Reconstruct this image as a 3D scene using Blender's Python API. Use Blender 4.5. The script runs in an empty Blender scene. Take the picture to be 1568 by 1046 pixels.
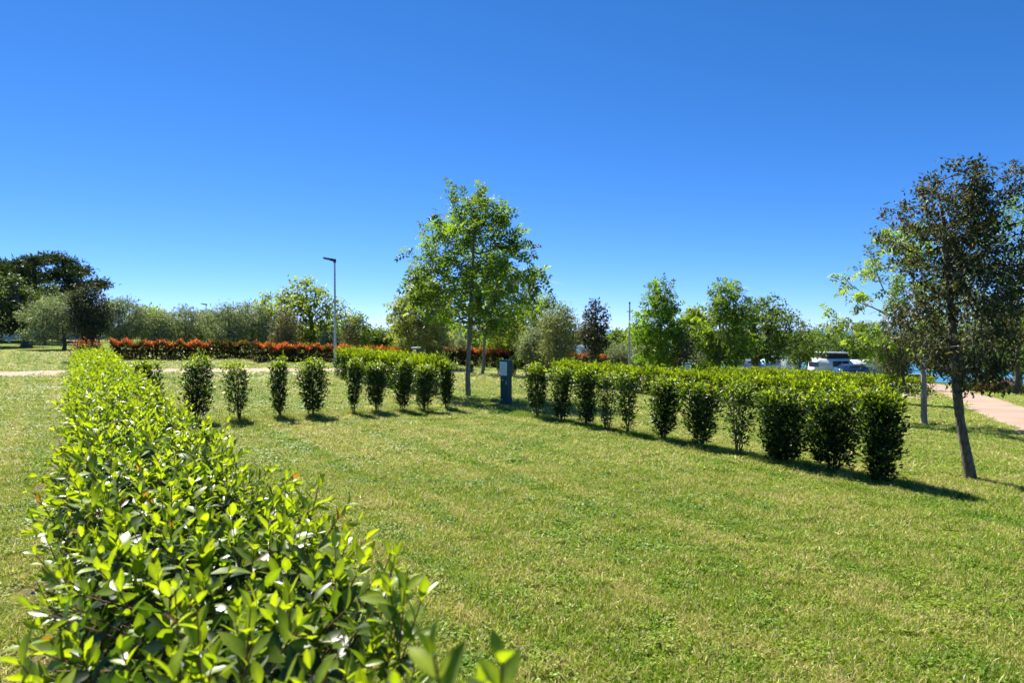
import bpy, bmesh, math, random
import numpy as np
from mathutils import Vector, Matrix
from mathutils.bvhtree import BVHTree

rng = np.random.default_rng(11)
random.seed(11)
scene = bpy.context.scene
COL = scene.collection
R = math.radians

# ------------------------------------------------------------------ camera, sky, sun, exposure
F = 1045.0            # focal length in photo pixels (photo is 1568 wide)
CX, CY = 784.0, 523.0
H = 1.75
PITCH = R(1.0)
cam_data = bpy.data.cameras.new('camera')
cam_data.sensor_width = 36.0
cam_data.lens = F / 1568.0 * 36.0
cam_data.clip_start = 0.05
cam_data.clip_end = 6000
cam_data.dof.use_dof = True
cam_data.dof.focus_distance = 7.5
cam_data.dof.aperture_fstop = 3.4
cam = bpy.data.objects.new('camera', cam_data)
COL.objects.link(cam)
cam.location = (0, 0, H)
cam.rotation_euler = (R(90) - PITCH, 0, 0)
scene.camera = cam

SUN_AZ = R(-32.5)     # measured from +Y, positive to the right
SUN_EL = R(51.0)
world = bpy.data.worlds.new('World')
scene.world = world
world.use_nodes = True
wn = world.node_tree
wn.nodes.clear()
wo = wn.nodes.new('ShaderNodeOutputWorld')
wb = wn.nodes.new('ShaderNodeBackground')
sky = wn.nodes.new('ShaderNodeTexSky')
sky.sky_type = 'NISHITA'
sky.sun_disc = False
sky.sun_elevation = SUN_EL
sky.sun_rotation = SUN_AZ
sky.altitude = 3000
sky.air_density = 0.7
sky.dust_density = 0.0
sky.ozone_density = 3.0
# clear polarised-looking spring sky: per-channel contrast of the whole dome
sp = wn.nodes.new('ShaderNodeSeparateColor'); cb = wn.nodes.new('ShaderNodeCombineColor')
wn.links.new(sky.outputs[0], sp.inputs[0])
for i_, (gain, power) in enumerate(((0.027, 1.38), (0.070, 0.94), (0.117, 0.90))):
    pw = wn.nodes.new('ShaderNodeMath'); pw.operation = 'POWER'; pw.inputs[1].default_value = power
    ml = wn.nodes.new('ShaderNodeMath'); ml.operation = 'MULTIPLY'; ml.inputs[1].default_value = gain / 0.1
    wn.links.new(sp.outputs[i_], pw.inputs[0]); wn.links.new(pw.outputs[0], ml.inputs[0]); wn.links.new(ml.outputs[0], cb.inputs[i_])
wn.links.new(cb.outputs[0], wb.inputs['Color'])
wb.inputs['Strength'].default_value = 0.080
wn.links.new(wb.outputs[0], wo.inputs['Surface'])

sd = Vector((math.sin(SUN_AZ) * math.cos(SUN_EL), math.cos(SUN_AZ) * math.cos(SUN_EL), math.sin(SUN_EL)))
sun_data = bpy.data.lights.new('sun', 'SUN')
sun_data.energy = 5.0
sun_data.angle = R(0.53)
sun_data.color = (1.0, 0.95, 0.86)
sun = bpy.data.objects.new('sun', sun_data)
COL.objects.link(sun)
sun.location = sd * 50
sun.rotation_euler = sd.to_track_quat('Z', 'Y').to_euler()

vs = scene.view_settings
vs.view_transform = 'Standard'
vs.look = 'None'
vs.gamma = 1.0
vs.use_curve_mapping = False
vs.exposure = 1.35
scene.render.engine = 'CYCLES'
cy = scene.cycles
cy.max_bounces = 5
cy.diffuse_bounces = 2
cy.glossy_bounces = 2
cy.transmission_bounces = 4
cy.transparent_max_bounces = 4
cy.caustics_reflective = False
cy.caustics_refractive = False
cy.sample_clamp_indirect = 6.0
cy.debug_use_spatial_splits = True
cy.use_light_tree = False
cy.use_adaptive_sampling = True
cy.adaptive_threshold = 0.02
cy.use_denoising = True
cy.denoiser = 'OPENIMAGEDENOISE'
cy.denoising_prefilter = 'ACCURATE'

# ------------------------------------------------------------------ layout helpers
UX, UY = -0.537, 0.8436      # along the foreground hedge (and towards the sun)
VX, VY = 0.8436, 0.537       # across the pitches

def softplus(t):
    return np.log1p(np.exp(-np.abs(t))) + np.maximum(t, 0)

def sigm(t):
    return 1 / (1 + np.exp(-np.clip(t, -40, 40)))

def tz(x, y):
    x = np.asarray(x, float); y = np.asarray(y, float)
    V = x * VX + y * VY
    U = x * UX + y * UY
    z = -0.057 * softplus((V - 9) / 4) * 4
    z = z - 0.20 * softplus((V - 84) / 2) * 2
    rise = np.tanh(0.02 * softplus((U - 26) / 4) * 4 / 0.9) * 0.9
    z = z + rise * sigm((14 - V) / 5)
    z = z + 0.03 * np.sin(x * 0.31 + 1.0) * np.sin(y * 0.27) * sigm((np.hypot(x, y) - 16) / 3)
    return np.maximum(z, -8.0)

def gz(x, y):
    return float(tz(x, y))

def uv(U, V):
    return (U * UX + V * VX, U * UY + V * VY)

def ray(px, py):
    a = (px - CX) / F; b = (CY - py) / F
    return np.array([a, math.cos(PITCH) + b * math.sin(PITCH), b * math.cos(PITCH) - math.sin(PITCH)])

def at(px, py):
    """point on the terrain that the photograph shows at this pixel"""
    d = ray(px, py); t = 1.0
    last = 0
    while t < 400:
        p = d * t
        if H + p[2] < gz(p[0], p[1]):
            lo, hi = last, t
            for _ in range(30):
                m = (lo + hi) / 2
                q = d * m
                if H + q[2] < gz(q[0], q[1]): hi = m
                else: lo = m
            q = d * hi
            return (q[0], q[1], gz(q[0], q[1]))
        last = t
        t += max(0.1, t * 0.01)
    q = d * 120
    return (q[0], q[1], gz(q[0], q[1]))

def atd(px, dist):
    r = ray(px, 505); x = r[0] * dist; y = dist
    return (x, y, gz(x, y))

def hz(py, dist):
    r = ray(784, py)
    return H + r[2] / r[1] * dist

def project(P):
    P = np.asarray(P, float) - np.array([0, 0, H])
    fwd = P[:, 1] * math.cos(PITCH) - P[:, 2] * math.sin(PITCH)
    up = P[:, 1] * math.sin(PITCH) + P[:, 2] * math.cos(PITCH)
    return CX + F * P[:, 0] / fwd, CY - F * up / fwd, fwd

# ------------------------------------------------------------------ materials
def new_mat(name):
    m = bpy.data.materials.new(name); m.use_nodes = True
    nt = m.node_tree; nt.nodes.clear()
    out = nt.nodes.new('ShaderNodeOutputMaterial')
    return m, nt, out

def N(nt, kind, **kw):
    n = nt.nodes.new(kind)
    for k, v in kw.items():
        if hasattr(n, k): setattr(n, k, v)
        else: n.inputs[k].default_value = v
    return n

def ramp(nt, stops, fac):
    r = nt.nodes.new('ShaderNodeValToRGB')
    e = r.color_ramp.elements
    while len(e) < len(stops): e.new(0.5)
    for i, (p, c) in enumerate(stops):
        e[i].position = p; e[i].color = (*c, 1)
    nt.links.new(fac, r.inputs[0])
    return r

def leaf_mat(name, rough=0.42, trans=0.42, boost=(1.35, 1.5, 0.55), spec=0.5):
    m, nt, out = new_mat(name)
    at_ = N(nt, 'ShaderNodeAttribute', attribute_name='Col')
    p = N(nt, 'ShaderNodeBsdfPrincipled', Roughness=rough)
    p.inputs['Specular IOR Level'].default_value = spec
    geo = N(nt, 'ShaderNodeNewGeometry'); nz = N(nt, 'ShaderNodeTexNoise', Scale=24.0, Detail=3.0, Roughness=0.7)
    nt.links.new(geo.outputs['Position'], nz.inputs['Vector'])
    vr = ramp(nt, [(0.30, (0.72, 0.78, 0.70)), (0.5, (1.0, 1.0, 1.0)), (0.72, (1.28, 1.16, 1.05))], nz.outputs[0])
    vm = N(nt, 'ShaderNodeMix', data_type='RGBA', blend_type='MULTIPLY'); vm.inputs[0].default_value = 1.0
    nt.links.new(at_.outputs['Color'], vm.inputs[6]); nt.links.new(vr.outputs[0], vm.inputs[7])
    nt.links.new(vm.outputs[2], p.inputs['Base Color'])
    mul = N(nt, 'ShaderNodeMix', data_type='RGBA', blend_type='MULTIPLY')
    mul.inputs[0].default_value = 1.0
    mul.clamp_result = False
    nt.links.new(vm.outputs[2], mul.inputs[6])
    mul.inputs[7].default_value = (*boost, 1)
    t = N(nt, 'ShaderNodeBsdfTranslucent')
    nt.links.new(mul.outputs[2], t.inputs['Color'])
    mx = N(nt, 'ShaderNodeMixShader'); mx.inputs[0].default_value = trans
    nt.links.new(p.outputs[0], mx.inputs[1]); nt.links.new(t.outputs[0], mx.inputs[2])
    nt.links.new(mx.outputs[0], out.inputs['Surface'])
    return m

M = {}
M['laurel'] = leaf_mat('laurel_leaf', 0.38, 0.46, (1.8, 1.8, 0.4), 0.45)
M['broad'] = leaf_mat('broad_leaf', 0.5, 0.48, (1.6, 1.65, 0.5), 0.35)
M['olive'] = leaf_mat('olive_leaf', 0.55, 0.32, (1.2, 1.3, 0.6), 0.4)
M['oak'] = leaf_mat('oak_leaf', 0.6, 0.3, (1.4, 1.3, 0.5), 0.3)
M['pine'] = leaf_mat('pine_needle', 0.55, 0.2, (1.2, 1.3, 0.6), 0.3)
M['photinia'] = leaf_mat('photinia_leaf', 0.36, 0.42, (1.6, 1.3, 0.6), 0.5)

def plain(name, col, rough=0.5, metal=0.0, noise=0.12, scale=20, bump=0.0, coat=0.0):
    m, nt, out = new_mat(name)
    p = N(nt, 'ShaderNodeBsdfPrincipled', Roughness=rough, Metallic=metal)
    if coat: p.inputs['Coat Weight'].default_value = coat
    tc = N(nt, 'ShaderNodeTexCoord')
    nz = N(nt, 'ShaderNodeTexNoise', Scale=scale, Detail=6.0)
    nt.links.new(tc.outputs['Object'], nz.inputs['Vector'])
    a = tuple(c * (1 - noise) for c in col); b = tuple(min(1, c * (1 + noise)) for c in col)
    r = ramp(nt, [(0.3, a), (0.7, b)], nz.outputs[0])
    nt.links.new(r.outputs[0], p.inputs['Base Color'])
    if bump:
        bp = N(nt, 'ShaderNodeBump', Strength=bump, Distance=0.02)
        nt.links.new(nz.outputs[0], bp.inputs['Height'])
        nt.links.new(bp.outputs[0], p.inputs['Normal'])
    nt.links.new(p.outputs[0], out.inputs['Surface'])
    return m

def bark(name, c0, c1, sc=14):
    m, nt, out = new_mat(name)
    p = N(nt, 'ShaderNodeBsdfPrincipled', Roughness=0.9)
    tc = N(nt, 'ShaderNodeTexCoord')
    mp = N(nt, 'ShaderNodeMapping'); mp.inputs['Scale'].default_value = (1, 1, 0.28)
    nt.links.new(tc.outputs['Object'], mp.inputs[0])
    nz = N(nt, 'ShaderNodeTexNoise', Scale=sc * 2.2, Detail=8.0, Roughness=0.65)
    vo = N(nt, 'ShaderNodeTexVoronoi', Scale=sc * 1.6, feature='DISTANCE_TO_EDGE')
    nt.links.new(mp.outputs[0], nz.inputs['Vector']); nt.links.new(mp.outputs[0], vo.inputs['Vector'])
    mm = N(nt, 'ShaderNodeMath', operation='MULTIPLY_ADD')
    nt.links.new(vo.outputs[0], mm.inputs[0]); mm.inputs[1].default_value = 0.9
    nt.links.new(nz.outputs[0], mm.inputs[2])
    r = ramp(nt, [(0.3, c0), (0.85, c1)], mm.outputs[0])
    nt.links.new(r.outputs[0], p.inputs['Base Color'])
    bp = N(nt, 'ShaderNodeBump', Strength=0.9, Distance=0.02)
    nt.links.new(mm.outputs[0], bp.inputs['Height']); nt.links.new(bp.outputs[0], p.inputs['Normal'])
    nt.links.new(p.outputs[0], out.inputs['Surface'])
    return m

M['bark_grey'] = bark('grey_bark', (0.10, 0.085, 0.065), (0.30, 0.265, 0.21))
M['bark_dark'] = bark('dark_bark', (0.045, 0.036, 0.028), (0.16, 0.135, 0.11))
M['bark_pale'] = bark('pale_bark', (0.16, 0.135, 0.10), (0.36, 0.31, 0.25))
M['stem'] = plain('hedge_stem', (0.13, 0.055, 0.028), 0.6, noise=0.4, scale=40)
M['wood'] = plain('shrub_wood', (0.10, 0.075, 0.05), 0.85, noise=0.4, scale=40)

def grass_colour(nt, base):
    """patchy colour of a mown spring lawn, by position on the ground"""
    geo = N(nt, 'ShaderNodeNewGeometry')
    n1 = N(nt, 'ShaderNodeTexNoise', Scale=0.55, Detail=4.0, Roughness=0.6)
    n2 = N(nt, 'ShaderNodeTexNoise', Scale=3.2, Detail=5.0, Roughness=0.62)
    mp = N(nt, 'ShaderNodeMapping', vector_type='TEXTURE'); mp.inputs['Rotation'].default_value = (0, 0, R(32.5)); mp.inputs['Scale'].default_value = (1 / 2.6, 1 / 0.13, 1)
    n3 = N(nt, 'ShaderNodeTexNoise', Scale=1.0, Detail=3.0)
    nt.links.new(geo.outputs['Position'], mp.inputs[0])
    for n in (n1, n2): nt.links.new(geo.outputs['Position'], n.inputs['Vector'])
    nt.links.new(mp.outputs[0], n3.inputs['Vector'])
    a = N(nt, 'ShaderNodeMath', operation='MULTIPLY'); a.inputs[1].default_value = 0.24
    nt.links.new(n1.outputs[0], a.inputs[0])
    b = N(nt, 'ShaderNodeMath', operation='MULTIPLY_ADD'); b.inputs[1].default_value = 0.34
    nt.links.new(n2.outputs[0], b.inputs[0]); nt.links.new(a.outputs[0], b.inputs[2])
    c = N(nt, 'ShaderNodeMath', operation='MULTIPLY_ADD'); c.inputs[1].default_value = 0.42
    nt.links.new(n3.outputs[0], c.inputs[0]); nt.links.new(b.outputs[0], c.inputs[2])
    return geo, c.outputs[0]

def ground_material():
    m, nt, out = new_mat('lawn_ground')
    p = N(nt, 'ShaderNodeBsdfPrincipled', Roughness=0.95)
    p.inputs['Specular IOR Level'].default_value = 0.1
    geo, f = grass_colour(nt, None)
    r = ramp(nt, [(0.40, (0.115, 0.205, 0.014)), (0.50, (0.175, 0.245, 0.022)), (0.58, (0.26, 0.265, 0.05)), (0.66, (0.34, 0.28, 0.12))], f)
    fine = N(nt, 'ShaderNodeTexNoise', Scale=38.0, Detail=6.0, Roughness=0.75)
    nt.links.new(geo.outputs['Position'], fine.inputs['Vector'])
    fr = ramp(nt, [(0.38, (0.18, 0.18, 0.14)), (0.50, (0.65, 0.66, 0.58)), (0.68, (1.35, 1.3, 1.2))], fine.outputs[0])
    mx = N(nt, 'ShaderNodeMix', data_type='RGBA', blend_type='MULTIPLY'); mx.inputs[0].default_value = 1.0
    nt.links.new(r.outputs[0], mx.inputs[6]); nt.links.new(fr.outputs[0], mx.inputs[7])
    # bare soil strip along the foot of the hedge (V between -0.9 and 0)
    dot = N(nt, 'ShaderNodeVectorMath', operation='DOT_PRODUCT'); dot.inputs[1].default_value = (VX, VY, 0)
    nt.links.new(geo.outputs['Position'], dot.inputs[0])
    wob = N(nt, 'ShaderNodeTexNoise', Scale=1.6, Detail=6.0)
    nt.links.new(geo.outputs['Position'], wob.inputs['Vector'])
    s1 = N(nt, 'ShaderNodeMath', operation='SUBTRACT'); s1.inputs[1].default_value = 0.42
    nt.links.new(dot.outputs['Value'], s1.inputs[0])
    ab = N(nt, 'ShaderNodeMath', operation='ABSOLUTE'); nt.links.new(s1.outputs[0], ab.inputs[0])
    ad = N(nt, 'ShaderNodeMath', operation='MULTIPLY_ADD'); ad.inputs[1].default_value = 1.6
    nt.links.new(wob.outputs[0], ad.inputs[0]); nt.links.new(ab.outputs[0], ad.inputs[2])
    mr = N(nt, 'ShaderNodeMapRange'); mr.inputs[1].default_value = 1.66; mr.inputs[2].default_value = 1.30
    nt.links.new(ad.outputs[0], mr.inputs[0])
    soil = N(nt, 'ShaderNodeMix', data_type='RGBA'); soil.inputs[7].default_value = (0.22, 0.165, 0.10, 1)
    nt.links.new(mr.outputs[0], soil.inputs[0]); nt.links.new(r.outputs[0], soil.inputs[6])
    nt.links.new(soil.outputs[2], mx.inputs[6]); nt.links.new(mx.outputs[2], p.inputs['Base Color'])
    bp = N(nt, 'ShaderNodeBump', Strength=0.8, Distance=0.03)
    nt.links.new(fine.outputs[0], bp.inputs['Height']); nt.links.new(bp.outputs[0], p.inputs['Normal'])
    nt.links.new(p.outputs[0], out.inputs['Surface'])
    return m

def blade_material():
    m, nt, out = new_mat('grass_blade')
    geo, f = grass_colour(nt, None)
    at_ = N(nt, 'ShaderNodeAttribute', attribute_name='Col')
    sep = N(nt, 'ShaderNodeSeparateColor'); nt.links.new(at_.outputs['Color'], sep.inputs[0])
    # red channel: this blade's own tendency to be dry; green: brightness
    ad = N(nt, 'ShaderNodeMath', operation='MULTIPLY_ADD'); ad.inputs[1].default_value = 0.34
    nt.links.new(sep.outputs[0], ad.inputs[0]); nt.links.new(f, ad.inputs[2])
    r = ramp(nt, [(0.46, (0.135, 0.270, 0.010)), (0.59, (0.275, 0.378, 0.020)), (0.70, (0.41, 0.412, 0.080)), (0.80, (0.62, 0.53, 0.25))], ad.outputs[0])
    mx = N(nt, 'ShaderNodeMix', data_type='RGBA', blend_type='MULTIPLY'); mx.inputs[0].default_value = 1.0
    nt.links.new(r.outputs[0], mx.inputs[6])
    cc = N(nt, 'ShaderNodeCombineColor')
    for i in range(3): nt.links.new(sep.outputs[1], cc.inputs[i])
    nt.links.new(cc.outputs[0], mx.inputs[7])
    p = N(nt, 'ShaderNodeBsdfPrincipled', Roughness=0.5)
    p.inputs['Specular IOR Level'].default_value = 0.3
    nt.links.new(mx.outputs[2], p.inputs['Base Color'])
    t = N(nt, 'ShaderNodeBsdfTranslucent'); nt.links.new(mx.outputs[2], t.inputs['Color'])
    ms = N(nt, 'ShaderNodeMixShader'); ms.inputs[0].default_value = 0.4
    nt.links.new(p.outputs[0], ms.inputs[1]); nt.links.new(t.outputs[0], ms.inputs[2])
    nt.links.new(ms.outputs[0], out.inputs['Surface'])
    return m

M['ground'] = ground_material()
M['blade'] = blade_material()

def path_material():
    m, nt, out = new_mat('path_paving')
    geo = N(nt, 'ShaderNodeNewGeometry')
    n1 = N(nt, 'ShaderNodeTexNoise', Scale=0.8, Detail=6.0); n2 = N(nt, 'ShaderNodeTexNoise', Scale=60.0, Detail=4.0)
    for n in (n1, n2): nt.links.new(geo.outputs['Position'], n.inputs['Vector'])
    r = ramp(nt, [(0.3, (0.27, 0.185, 0.13)), (0.7, (0.37, 0.265, 0.19))], n1.outputs[0])
    r2 = ramp(nt, [(0.3, (0.75, 0.75, 0.75)), (0.7, (1.2, 1.2, 1.2))], n2.outputs[0])
    mx = N(nt, 'ShaderNodeMix', data_type='RGBA', blend_type='MULTIPLY'); mx.inputs[0].default_value = 1.0
    nt.links.new(r.outputs[0], mx.inputs[6]); nt.links.new(r2.outputs[0], mx.inputs[7])
    p = N(nt, 'ShaderNodeBsdfPrincipled', Roughness=0.9)
    nt.links.new(mx.outputs[2], p.inputs['Base Color'])
    bp = N(nt, 'ShaderNodeBump', Strength=0.4, Distance=0.01)
    nt.links.new(n2.outputs[0], bp.inputs['Height']); nt.links.new(bp.outputs[0], p.inputs['Normal'])
    nt.links.new(p.outputs[0], out.inputs['Surface'])
    return m
M['path'] = path_material()

def sea_material():
    m, nt, out = new_mat('sea_water')
    geo = N(nt, 'ShaderNodeNewGeometry')
    n = N(nt, 'ShaderNodeTexNoise', Scale=0.9, Detail=5.0)
    nt.links.new(geo.outputs['Position'], n.inputs['Vector'])
    p = N(nt, 'ShaderNodeBsdfPrincipled', Roughness=0.3)
    p.inputs['Base Color'].default_value = (0.04, 0.17, 0.27, 1)
    bp = N(nt, 'ShaderNodeBump', Strength=0.5, Distance=0.2)
    nt.links.new(n.outputs[0], bp.inputs['Height']); nt.links.new(bp.outputs[0], p.inputs['Normal'])
    nt.links.new(p.outputs[0], out.inputs['Surface'])
    return m
M['sea'] = sea_material()
M['green_metal'] = plain('green_painted_metal', (0.006, 0.058, 0.058), 0.6, noise=0.15)
M['panel'] = plain('label_panel', (0.62, 0.70, 0.70), 0.4, noise=0.06)
M['orange'] = plain('orange_print', (0.75, 0.36, 0.06), 0.5)
M['greyprint'] = plain('grey_print', (0.30, 0.34, 0.35), 0.5)
M['socket'] = plain('pale_plastic', (0.65, 0.68, 0.68), 0.4)
M['concrete'] = plain('concrete', (0.32, 0.29, 0.25), 0.9, noise=0.2, bump=0.3)
M['galv'] = plain('galvanised_steel', (0.40, 0.45, 0.47), 0.45, metal=0.5, noise=0.1)
M['black'] = plain('black_metal', (0.012, 0.012, 0.014), 0.4)
M['whitepaint'] = plain('white_paint', (0.80, 0.80, 0.78), 0.3, noise=0.04, coat=0.3)
M['glass'] = plain('dark_glass', (0.012, 0.016, 0.022), 0.08, noise=0.0)
M['fabric'] = plain('charcoal_fabric', (0.02, 0.023, 0.03), 0.85, noise=0.2)
M['tyre'] = plain('tyre_rubber', (0.02, 0.02, 0.02), 0.8)
M['bluepaint'] = plain('blue_paint', (0.03, 0.11, 0.34), 0.25, noise=0.05, coat=0.5)
M['navypaint'] = plain('navy_paint', (0.02, 0.06, 0.14), 0.25, noise=0.05, coat=0.5)
M['silverpaint'] = plain('silver_paint', (0.50, 0.52, 0.55), 0.3, metal=0.4, noise=0.05, coat=0.4)
M['bluefabric'] = plain('pale_blue_fabric', (0.35, 0.58, 0.75), 0.8, noise=0.08)
M['render_wall'] = plain('white_render', (0.74, 0.73, 0.70), 0.9, noise=0.06)
M['rooftile'] = plain('roof_tile', (0.36, 0.17, 0.11), 0.85, noise=0.25)
M['skin'] = plain('skin', (0.50, 0.30, 0.22), 0.5, noise=0.05)
M['shirt'] = plain('pale_shirt', (0.72, 0.66, 0.62), 0.8, noise=0.06)
M['hair'] = plain('brown_hair', (0.05, 0.03, 0.02), 0.6)
M['cone'] = plain('dry_leaf', (0.38, 0.26, 0.18), 0.8, noise=0.4)

# ------------------------------------------------------------------ mesh helpers
class Geo:
    def __init__(self):
        self.v = []; self.f = []; self.c = []; self.n = 0
    def add(self, verts, faces, col=None):
        verts = np.asarray(verts, np.float32).reshape(-1, 3)
        faces = np.asarray(faces, np.int64)
        self.v.append(verts); self.f.append(faces + self.n)
        if col is None: col = (1, 1, 1)
        col = np.asarray(col, np.float32)
        if col.ndim == 1: col = np.tile(col, (len(verts), 1))
        self.c.append(col); self.n += len(verts)
    def stamp(self, tmpl, pos, rot, scale, col, tw=None):
        """copies of a template: rot (n,3,3), scale (n,) or (n,3), col (n,3)"""
        tv, tf = tmpl; n = len(pos)
        if n == 0: return
        scale = np.asarray(scale, float)
        if scale.ndim == 1: scale = np.repeat(scale[:, None], 3, 1)
        loc = tv[None] * scale[:, None, :]
        w = np.einsum('nij,nkj->nki', rot, loc) + np.asarray(pos)[:, None, :]
        k = len(tv)
        f = (tf[None] + (np.arange(n) * k)[:, None, None]).reshape(-1, tf.shape[1])
        c = np.repeat(np.asarray(col, np.float32)[:, None, :], k, 1)
        if tw is not None: c = c * tw[None, :, None]
        c = c.reshape(-1, 3)
        self.add(w.reshape(-1, 3), f, c)
    def mesh(self, name, mat, smooth=False):
        me = bpy.data.meshes.new(name)
        v = np.concatenate(self.v); 
        loops = np.concatenate([f.reshape(-1) for f in self.f])
        tot = np.concatenate([np.full(len(f), f.shape[1]) for f in self.f])
        start = np.concatenate([[0], np.cumsum(tot)[:-1]])
        me.vertices.add(len(v)); me.vertices.foreach_set('co', v.reshape(-1))
        me.loops.add(len(loops)); me.loops.foreach_set('vertex_index', loops.astype(np.int32))
        me.polygons.add(len(tot)); me.polygons.foreach_set('loop_start', start.astype(np.int32))
        me.polygons.foreach_set('use_smooth', np.full(len(tot), smooth))
        me.update(calc_edges=True)
        c = np.concatenate(self.c)
        a = me.attributes.new('Col', 'FLOAT_COLOR', 'POINT')
        a.data.foreach_set('color', np.concatenate([c, np.ones((len(c), 1), np.float32)], 1).reshape(-1))
        me.materials.append(mat)
        return me
    def build(self, name, mat, parent=None, kind=None, smooth=False):
        o = bpy.data.objects.new(name, self.mesh(name, mat, smooth))
        COL.objects.link(o)
        if parent is not None: o.parent = parent
        if kind: o['kind'] = kind
        return o

def thing(name, label, cat, loc, group=None, rz=0.0):
    o = bpy.data.objects.new(name, None)
    o.empty_display_size = 0.2
    COL.objects.link(o); o.location = loc; o.rotation_euler = (0, 0, rz)
    o['label'] = label; o['category'] = cat
    if group: o['group'] = group
    return o

def structure(o, label=None):
    o['kind'] = 'structure'
    if label: o['label'] = label
    return o

def norm(a):
    return a / np.maximum(np.linalg.norm(a, axis=-1, keepdims=True), 1e-9)

def frames(axis, nrm):
    """rotation matrices with local Y = axis and local Z close to nrm"""
    y = norm(axis)
    z = nrm - np.sum(nrm * y, -1, keepdims=True) * y
    z = norm(z); x = np.cross(y, z)
    return np.stack([x, y, z], -1)

def rand_dir(n):
    return norm(rng.normal(size=(n, 3)))

def box(g, c, s, rz=0.0, col=None):
    x, y, z = s[0] / 2, s[1] / 2, s[2] / 2
    v = np.array([[-x, -y, -z], [x, -y, -z], [x, y, -z], [-x, y, -z], [-x, -y, z], [x, -y, z], [x, y, z], [-x, y, z]])
    ca, sa = math.cos(rz), math.sin(rz)
    v = v @ np.array([[ca, sa, 0], [-sa, ca, 0], [0, 0, 1]]) + np.array(c)
    g.add(v, [[0, 3, 2, 1], [4, 5, 6, 7], [0, 1, 5, 4], [1, 2, 6, 5], [2, 3, 7, 6], [3, 0, 4, 7]], col)

def tube(g, pts, rad, sides=8, cap=True, col=None):
    pts = np.asarray(pts, float); rad = np.asarray(rad, float)
    n = len(pts)
    tan = np.gradient(pts, axis=0); tan = norm(tan)
    ref = np.array([0.31, 0.95, 0.1]); 
    x = norm(np.cross(tan, ref)); y = np.cross(tan, x)
    a = np.linspace(0, 2 * np.pi, sides, endpoint=False)
    ring = pts[:, None] + rad[:, None, None] * (np.cos(a)[None, :, None] * x[:, None] + np.sin(a)[None, :, None] * y[:, None])
    f = []
    for i in range(n - 1):
        for j in range(sides):
            k = (j + 1) % sides
            f.append([i * sides + j, i * sides + k, (i + 1) * sides + k, (i + 1) * sides + j])
    g.add(ring.reshape(-1, 3), f, col)
    if cap:
        g.add(ring[-1], [list(range(sides))], col); g.add(ring[0], [list(range(sides))[::-1]], col)

def edges_tubes(g, A, B, ra, rb, sides=4, col=None):
    """many straight tapered twigs at once"""
    A = np.asarray(A, float); B = np.asarray(B, float)
    if len(A) == 0: return
    t = norm(B - A)
    ref = np.where(np.abs(t[:, 2:3]) > 0.9, np.array([[1., 0, 0]]), np.array([[0, 0, 1.]]))
    x = norm(np.cross(t, ref)); y = np.cross(t, x)
    a = np.linspace(0, 2 * np.pi, sides, endpoint=False)
    off = np.cos(a)[None, :, None] * x[:, None] + np.sin(a)[None, :, None] * y[:, None]
    v = np.concatenate([A[:, None] + off * np.asarray(ra)[:, None, None], B[:, None] + off * np.asarray(rb)[:, None, None]], 1)
    j = np.arange(sides); k = (j + 1) % sides
    f = np.stack([j, k, k + sides, j + sides], 1)
    f = (f[None] + (np.arange(len(A)) * 2 * sides)[:, None, None]).reshape(-1, 4)
    g.add(v.reshape(-1, 3), f, col)

# ---- leaf templates: length along +Y (0..1), width along X, upper side +Z
def leaf_hi(w=0.40, fold=0.10, curl=0.12):
    v = [[0, 0, 0]]
    for t, h in ((0.16, 0.55), (0.42, 1.0), (0.72, 0.80)):
        zc = -curl * t * t
        v += [[-w / 2 * h, t, zc + fold * h], [0, t + 0.02, zc], [w / 2 * h, t, zc + fold * h]]
    v += [[0, 1, -curl]]
    f = [[0, 2, 1], [0, 3, 2]]
    for i in range(2):
        a = 1 + 3 * i; b = a + 3
        f += [[a, a + 1, b + 1], [a, b + 1, b], [a + 1, a + 2, b + 2], [a + 1, b + 2, b + 1]]
    f += [[7, 8, 10], [8, 9, 10]]
    return np.array(v, float), np.array(f)
def leaf_mid(w=0.42):
    v = [[0, 0, 0], [-w / 2, 0.35, 0.07], [0, 0.4, 0], [w / 2, 0.35, 0.07], [-w * 0.36, 0.72, 0.02], [w * 0.36, 0.72, 0.02], [0, 1, -0.10]]
    f = [[0, 2, 1], [0, 3, 2], [1, 2, 4], [2, 3, 5], [2, 6, 4], [2, 5, 6]]
    return np.array(v, float), np.array(f)
def leaf_lo(w=0.5):
    v = [[0, 0, 0], [w / 2, 0.45, 0.08], [0, 1, -0.08], [-w / 2, 0.45, 0.08]]
    return np.array(v, float), np.array([[0, 1, 2], [0, 2, 3]])
def leaf_compound(k=3, w=0.52):
    """pinnate leaf: pairs of leaflets on a drooping rachis, plus an end leaflet"""
    V = []; Fc = []
    tv, tf = leaf_lo(w)
    n = 0
    for i in range(k):
        t = 0.22 + 0.66 * i / (k - 1)
        for s in (-1, 1):
            ax = norm(np.array([[s * 0.85, 0.5, -0.12]])); rot = frames(ax, np.array([[0, 0, 1.]]))[0]
            V.append((tv * 0.46) @ rot.T + np.array([0, t, -0.28 * t * t])); Fc.append(tf + n); n += 4
    V.append(tv * 0.44 * np.array([1, 1, 1]) + np.array([0, 0.9, -0.25])); Fc.append(tf + n); n += 4
    V.append(np.array([[-0.008, 0, 0], [0.008, 0, 0], [0, 0.95, -0.26]])); Fc.append(np.array([[n, n + 1, n + 2]]))
    return np.concatenate(V), np.concatenate(Fc)
LHI = [leaf_hi(0.40, 0.09, 0.14), leaf_hi(0.46, 0.06, 0.22), leaf_hi(0.36, 0.12, 0.05), leaf_hi(0.43, 0.05, -0.10)]
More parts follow.
